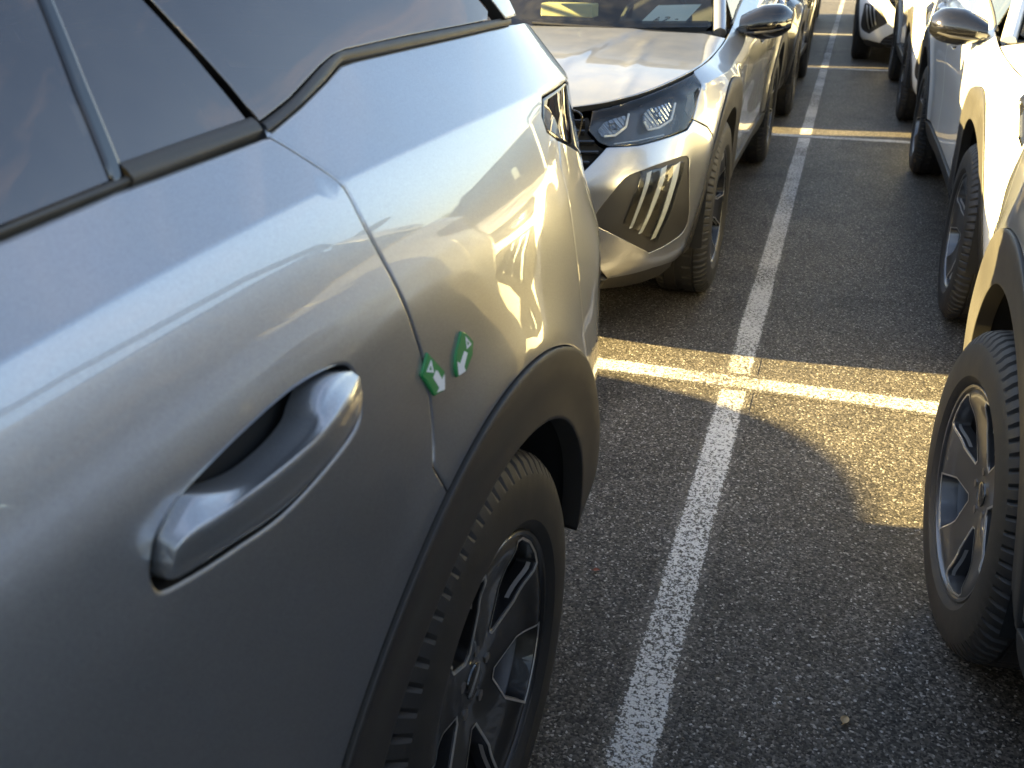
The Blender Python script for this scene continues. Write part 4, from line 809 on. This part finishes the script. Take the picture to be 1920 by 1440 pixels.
# loose grit over the near asphalt: far too many to count
gv = MB(); gr = random.Random(11)
for k in range(2600):
    y = 1.0+gr.random()**1.6*4.6; x = -.62+gr.random()*1.25; r = .0010+.0022*gr.random()**3; a = gr.random()*6.28
    b = [(x+r*math.cos(a+t)*gr.uniform(.7,1.2), y+r*math.sin(a+t)*gr.uniform(.7,1.2), .0005) for t in (0,1.57,3.14,4.71)]; gv.add(b+[(x,y,r*.9)], [(0,1,4),(1,2,4),(2,3,4),(3,0,4)], m=gr.randrange(3))
MAT['grit_a'] = plain('pale_grit', (.34,.33,.31), .55); MAT['grit_b'] = plain('grey_grit', (.14,.14,.135), .6); MAT['grit_c'] = plain('brown_grit', (.16,.12,.08), .6)
g = bpy.data.objects.new('loose_grit', gv.mesh('loose_grit', [MAT['grit_a'],MAT['grit_b'],MAT['grit_c']], smooth=False)); COL.objects.link(g); g['kind'] = 'stuff'; g['label'] = 'loose pale grit scattered over the asphalt'; g['category'] = 'grit'

# ---------------------------------------------------------------- trees round the car park (seen only mirrored in the paintwork)
MAT['bark'] = plain('bark', (.09,.07,.05), .9, bump=.6, bscale=20, var=.3); MAT['leaf'] = plain('tree_foliage', (.06,.075,.03), .7, var=.4, vscale=1.5)
def tree_meshes(seed, h):
    g = random.Random(seed); tr = MB(); tr.tube([(0,0,0),(.05*h*.2,.02,h*.2),(-.02*h,.03,h*.42),(.02*h,0,h*.75)], [h*.028,h*.022,h*.017,h*.004], 8); cr = MB(); tips = []
    for k in range(13):
        z0 = h*g.uniform(.25,.62); a = g.random()*6.28; ln = h*g.uniform(.18,.36); p = np.array([0,0,z0]); d = np.array([math.cos(a),math.sin(a),g.uniform(.5,1.1)]); d /= np.linalg.norm(d)
        pts = [p, p+d*ln*.5+[0,0,.02*h], p+d*ln+[0,0,.07*h]]; tr.tube(pts, [h*.010,h*.006,h*.002], 5); tips += [pts[1], pts[2], (pts[1]+pts[2])/2]
    V = []; F = []
    for k in range(2600):
        c = np.array(g.choice(tips))+np.array([g.gauss(0,1),g.gauss(0,1),g.gauss(0,.8)])*h*.062; s = h*g.uniform(.008,.018); n = np.array([g.gauss(0,1) for _ in range(3)]); n /= np.linalg.norm(n)
        t = np.cross(n,[.3,.5,.8]); t /= np.linalg.norm(t); b = np.cross(n,t); i = len(V); V += [c-t*s, c+b*s*.6, c+t*s, c-b*s*.6]; F.append((i,i+1,i+2,i+3))
    cr.add(V, F); return tr.mesh('tree_trunk', [MAT['bark']], sharp=60), cr.mesh('tree_crown', [MAT['leaf']], smooth=False)
TREES = [tree_meshes(k, h) for k, h in ((1,9.5),(2,8.0),(3,11.0))]
tg_ = random.Random(5)
spots = [(x+tg_.uniform(-1.5,1.5), -34+tg_.uniform(-5,5)) for x in range(-38,40,6)]+[(34+tg_.uniform(-3,8), y+tg_.uniform(-2,2)) for y in (4,13,25,33,46,60)]  # row behind the camera added to darken the mirrored horizon
for k, (x, y) in enumerate(spots):
    e_ = bpy.data.objects.new('tree', None); COL.objects.link(e_); e_.location = (x,y,0); e_.rotation_euler = (0,0,tg_.random()*6.28); s_ = tg_.uniform(.8,1.2); e_.scale = (s_,s_,s_*tg_.uniform(.9,1.1))
    e_['label'] = 'leafy tree at the far edge of the car park'; e_['category'] = 'tree'; e_['group'] = 'trees round the car park'
    for nm, me in zip(('trunk','crown'), TREES[k%3]):
        o = bpy.data.objects.new(nm, me); COL.objects.link(o); o.parent = e_
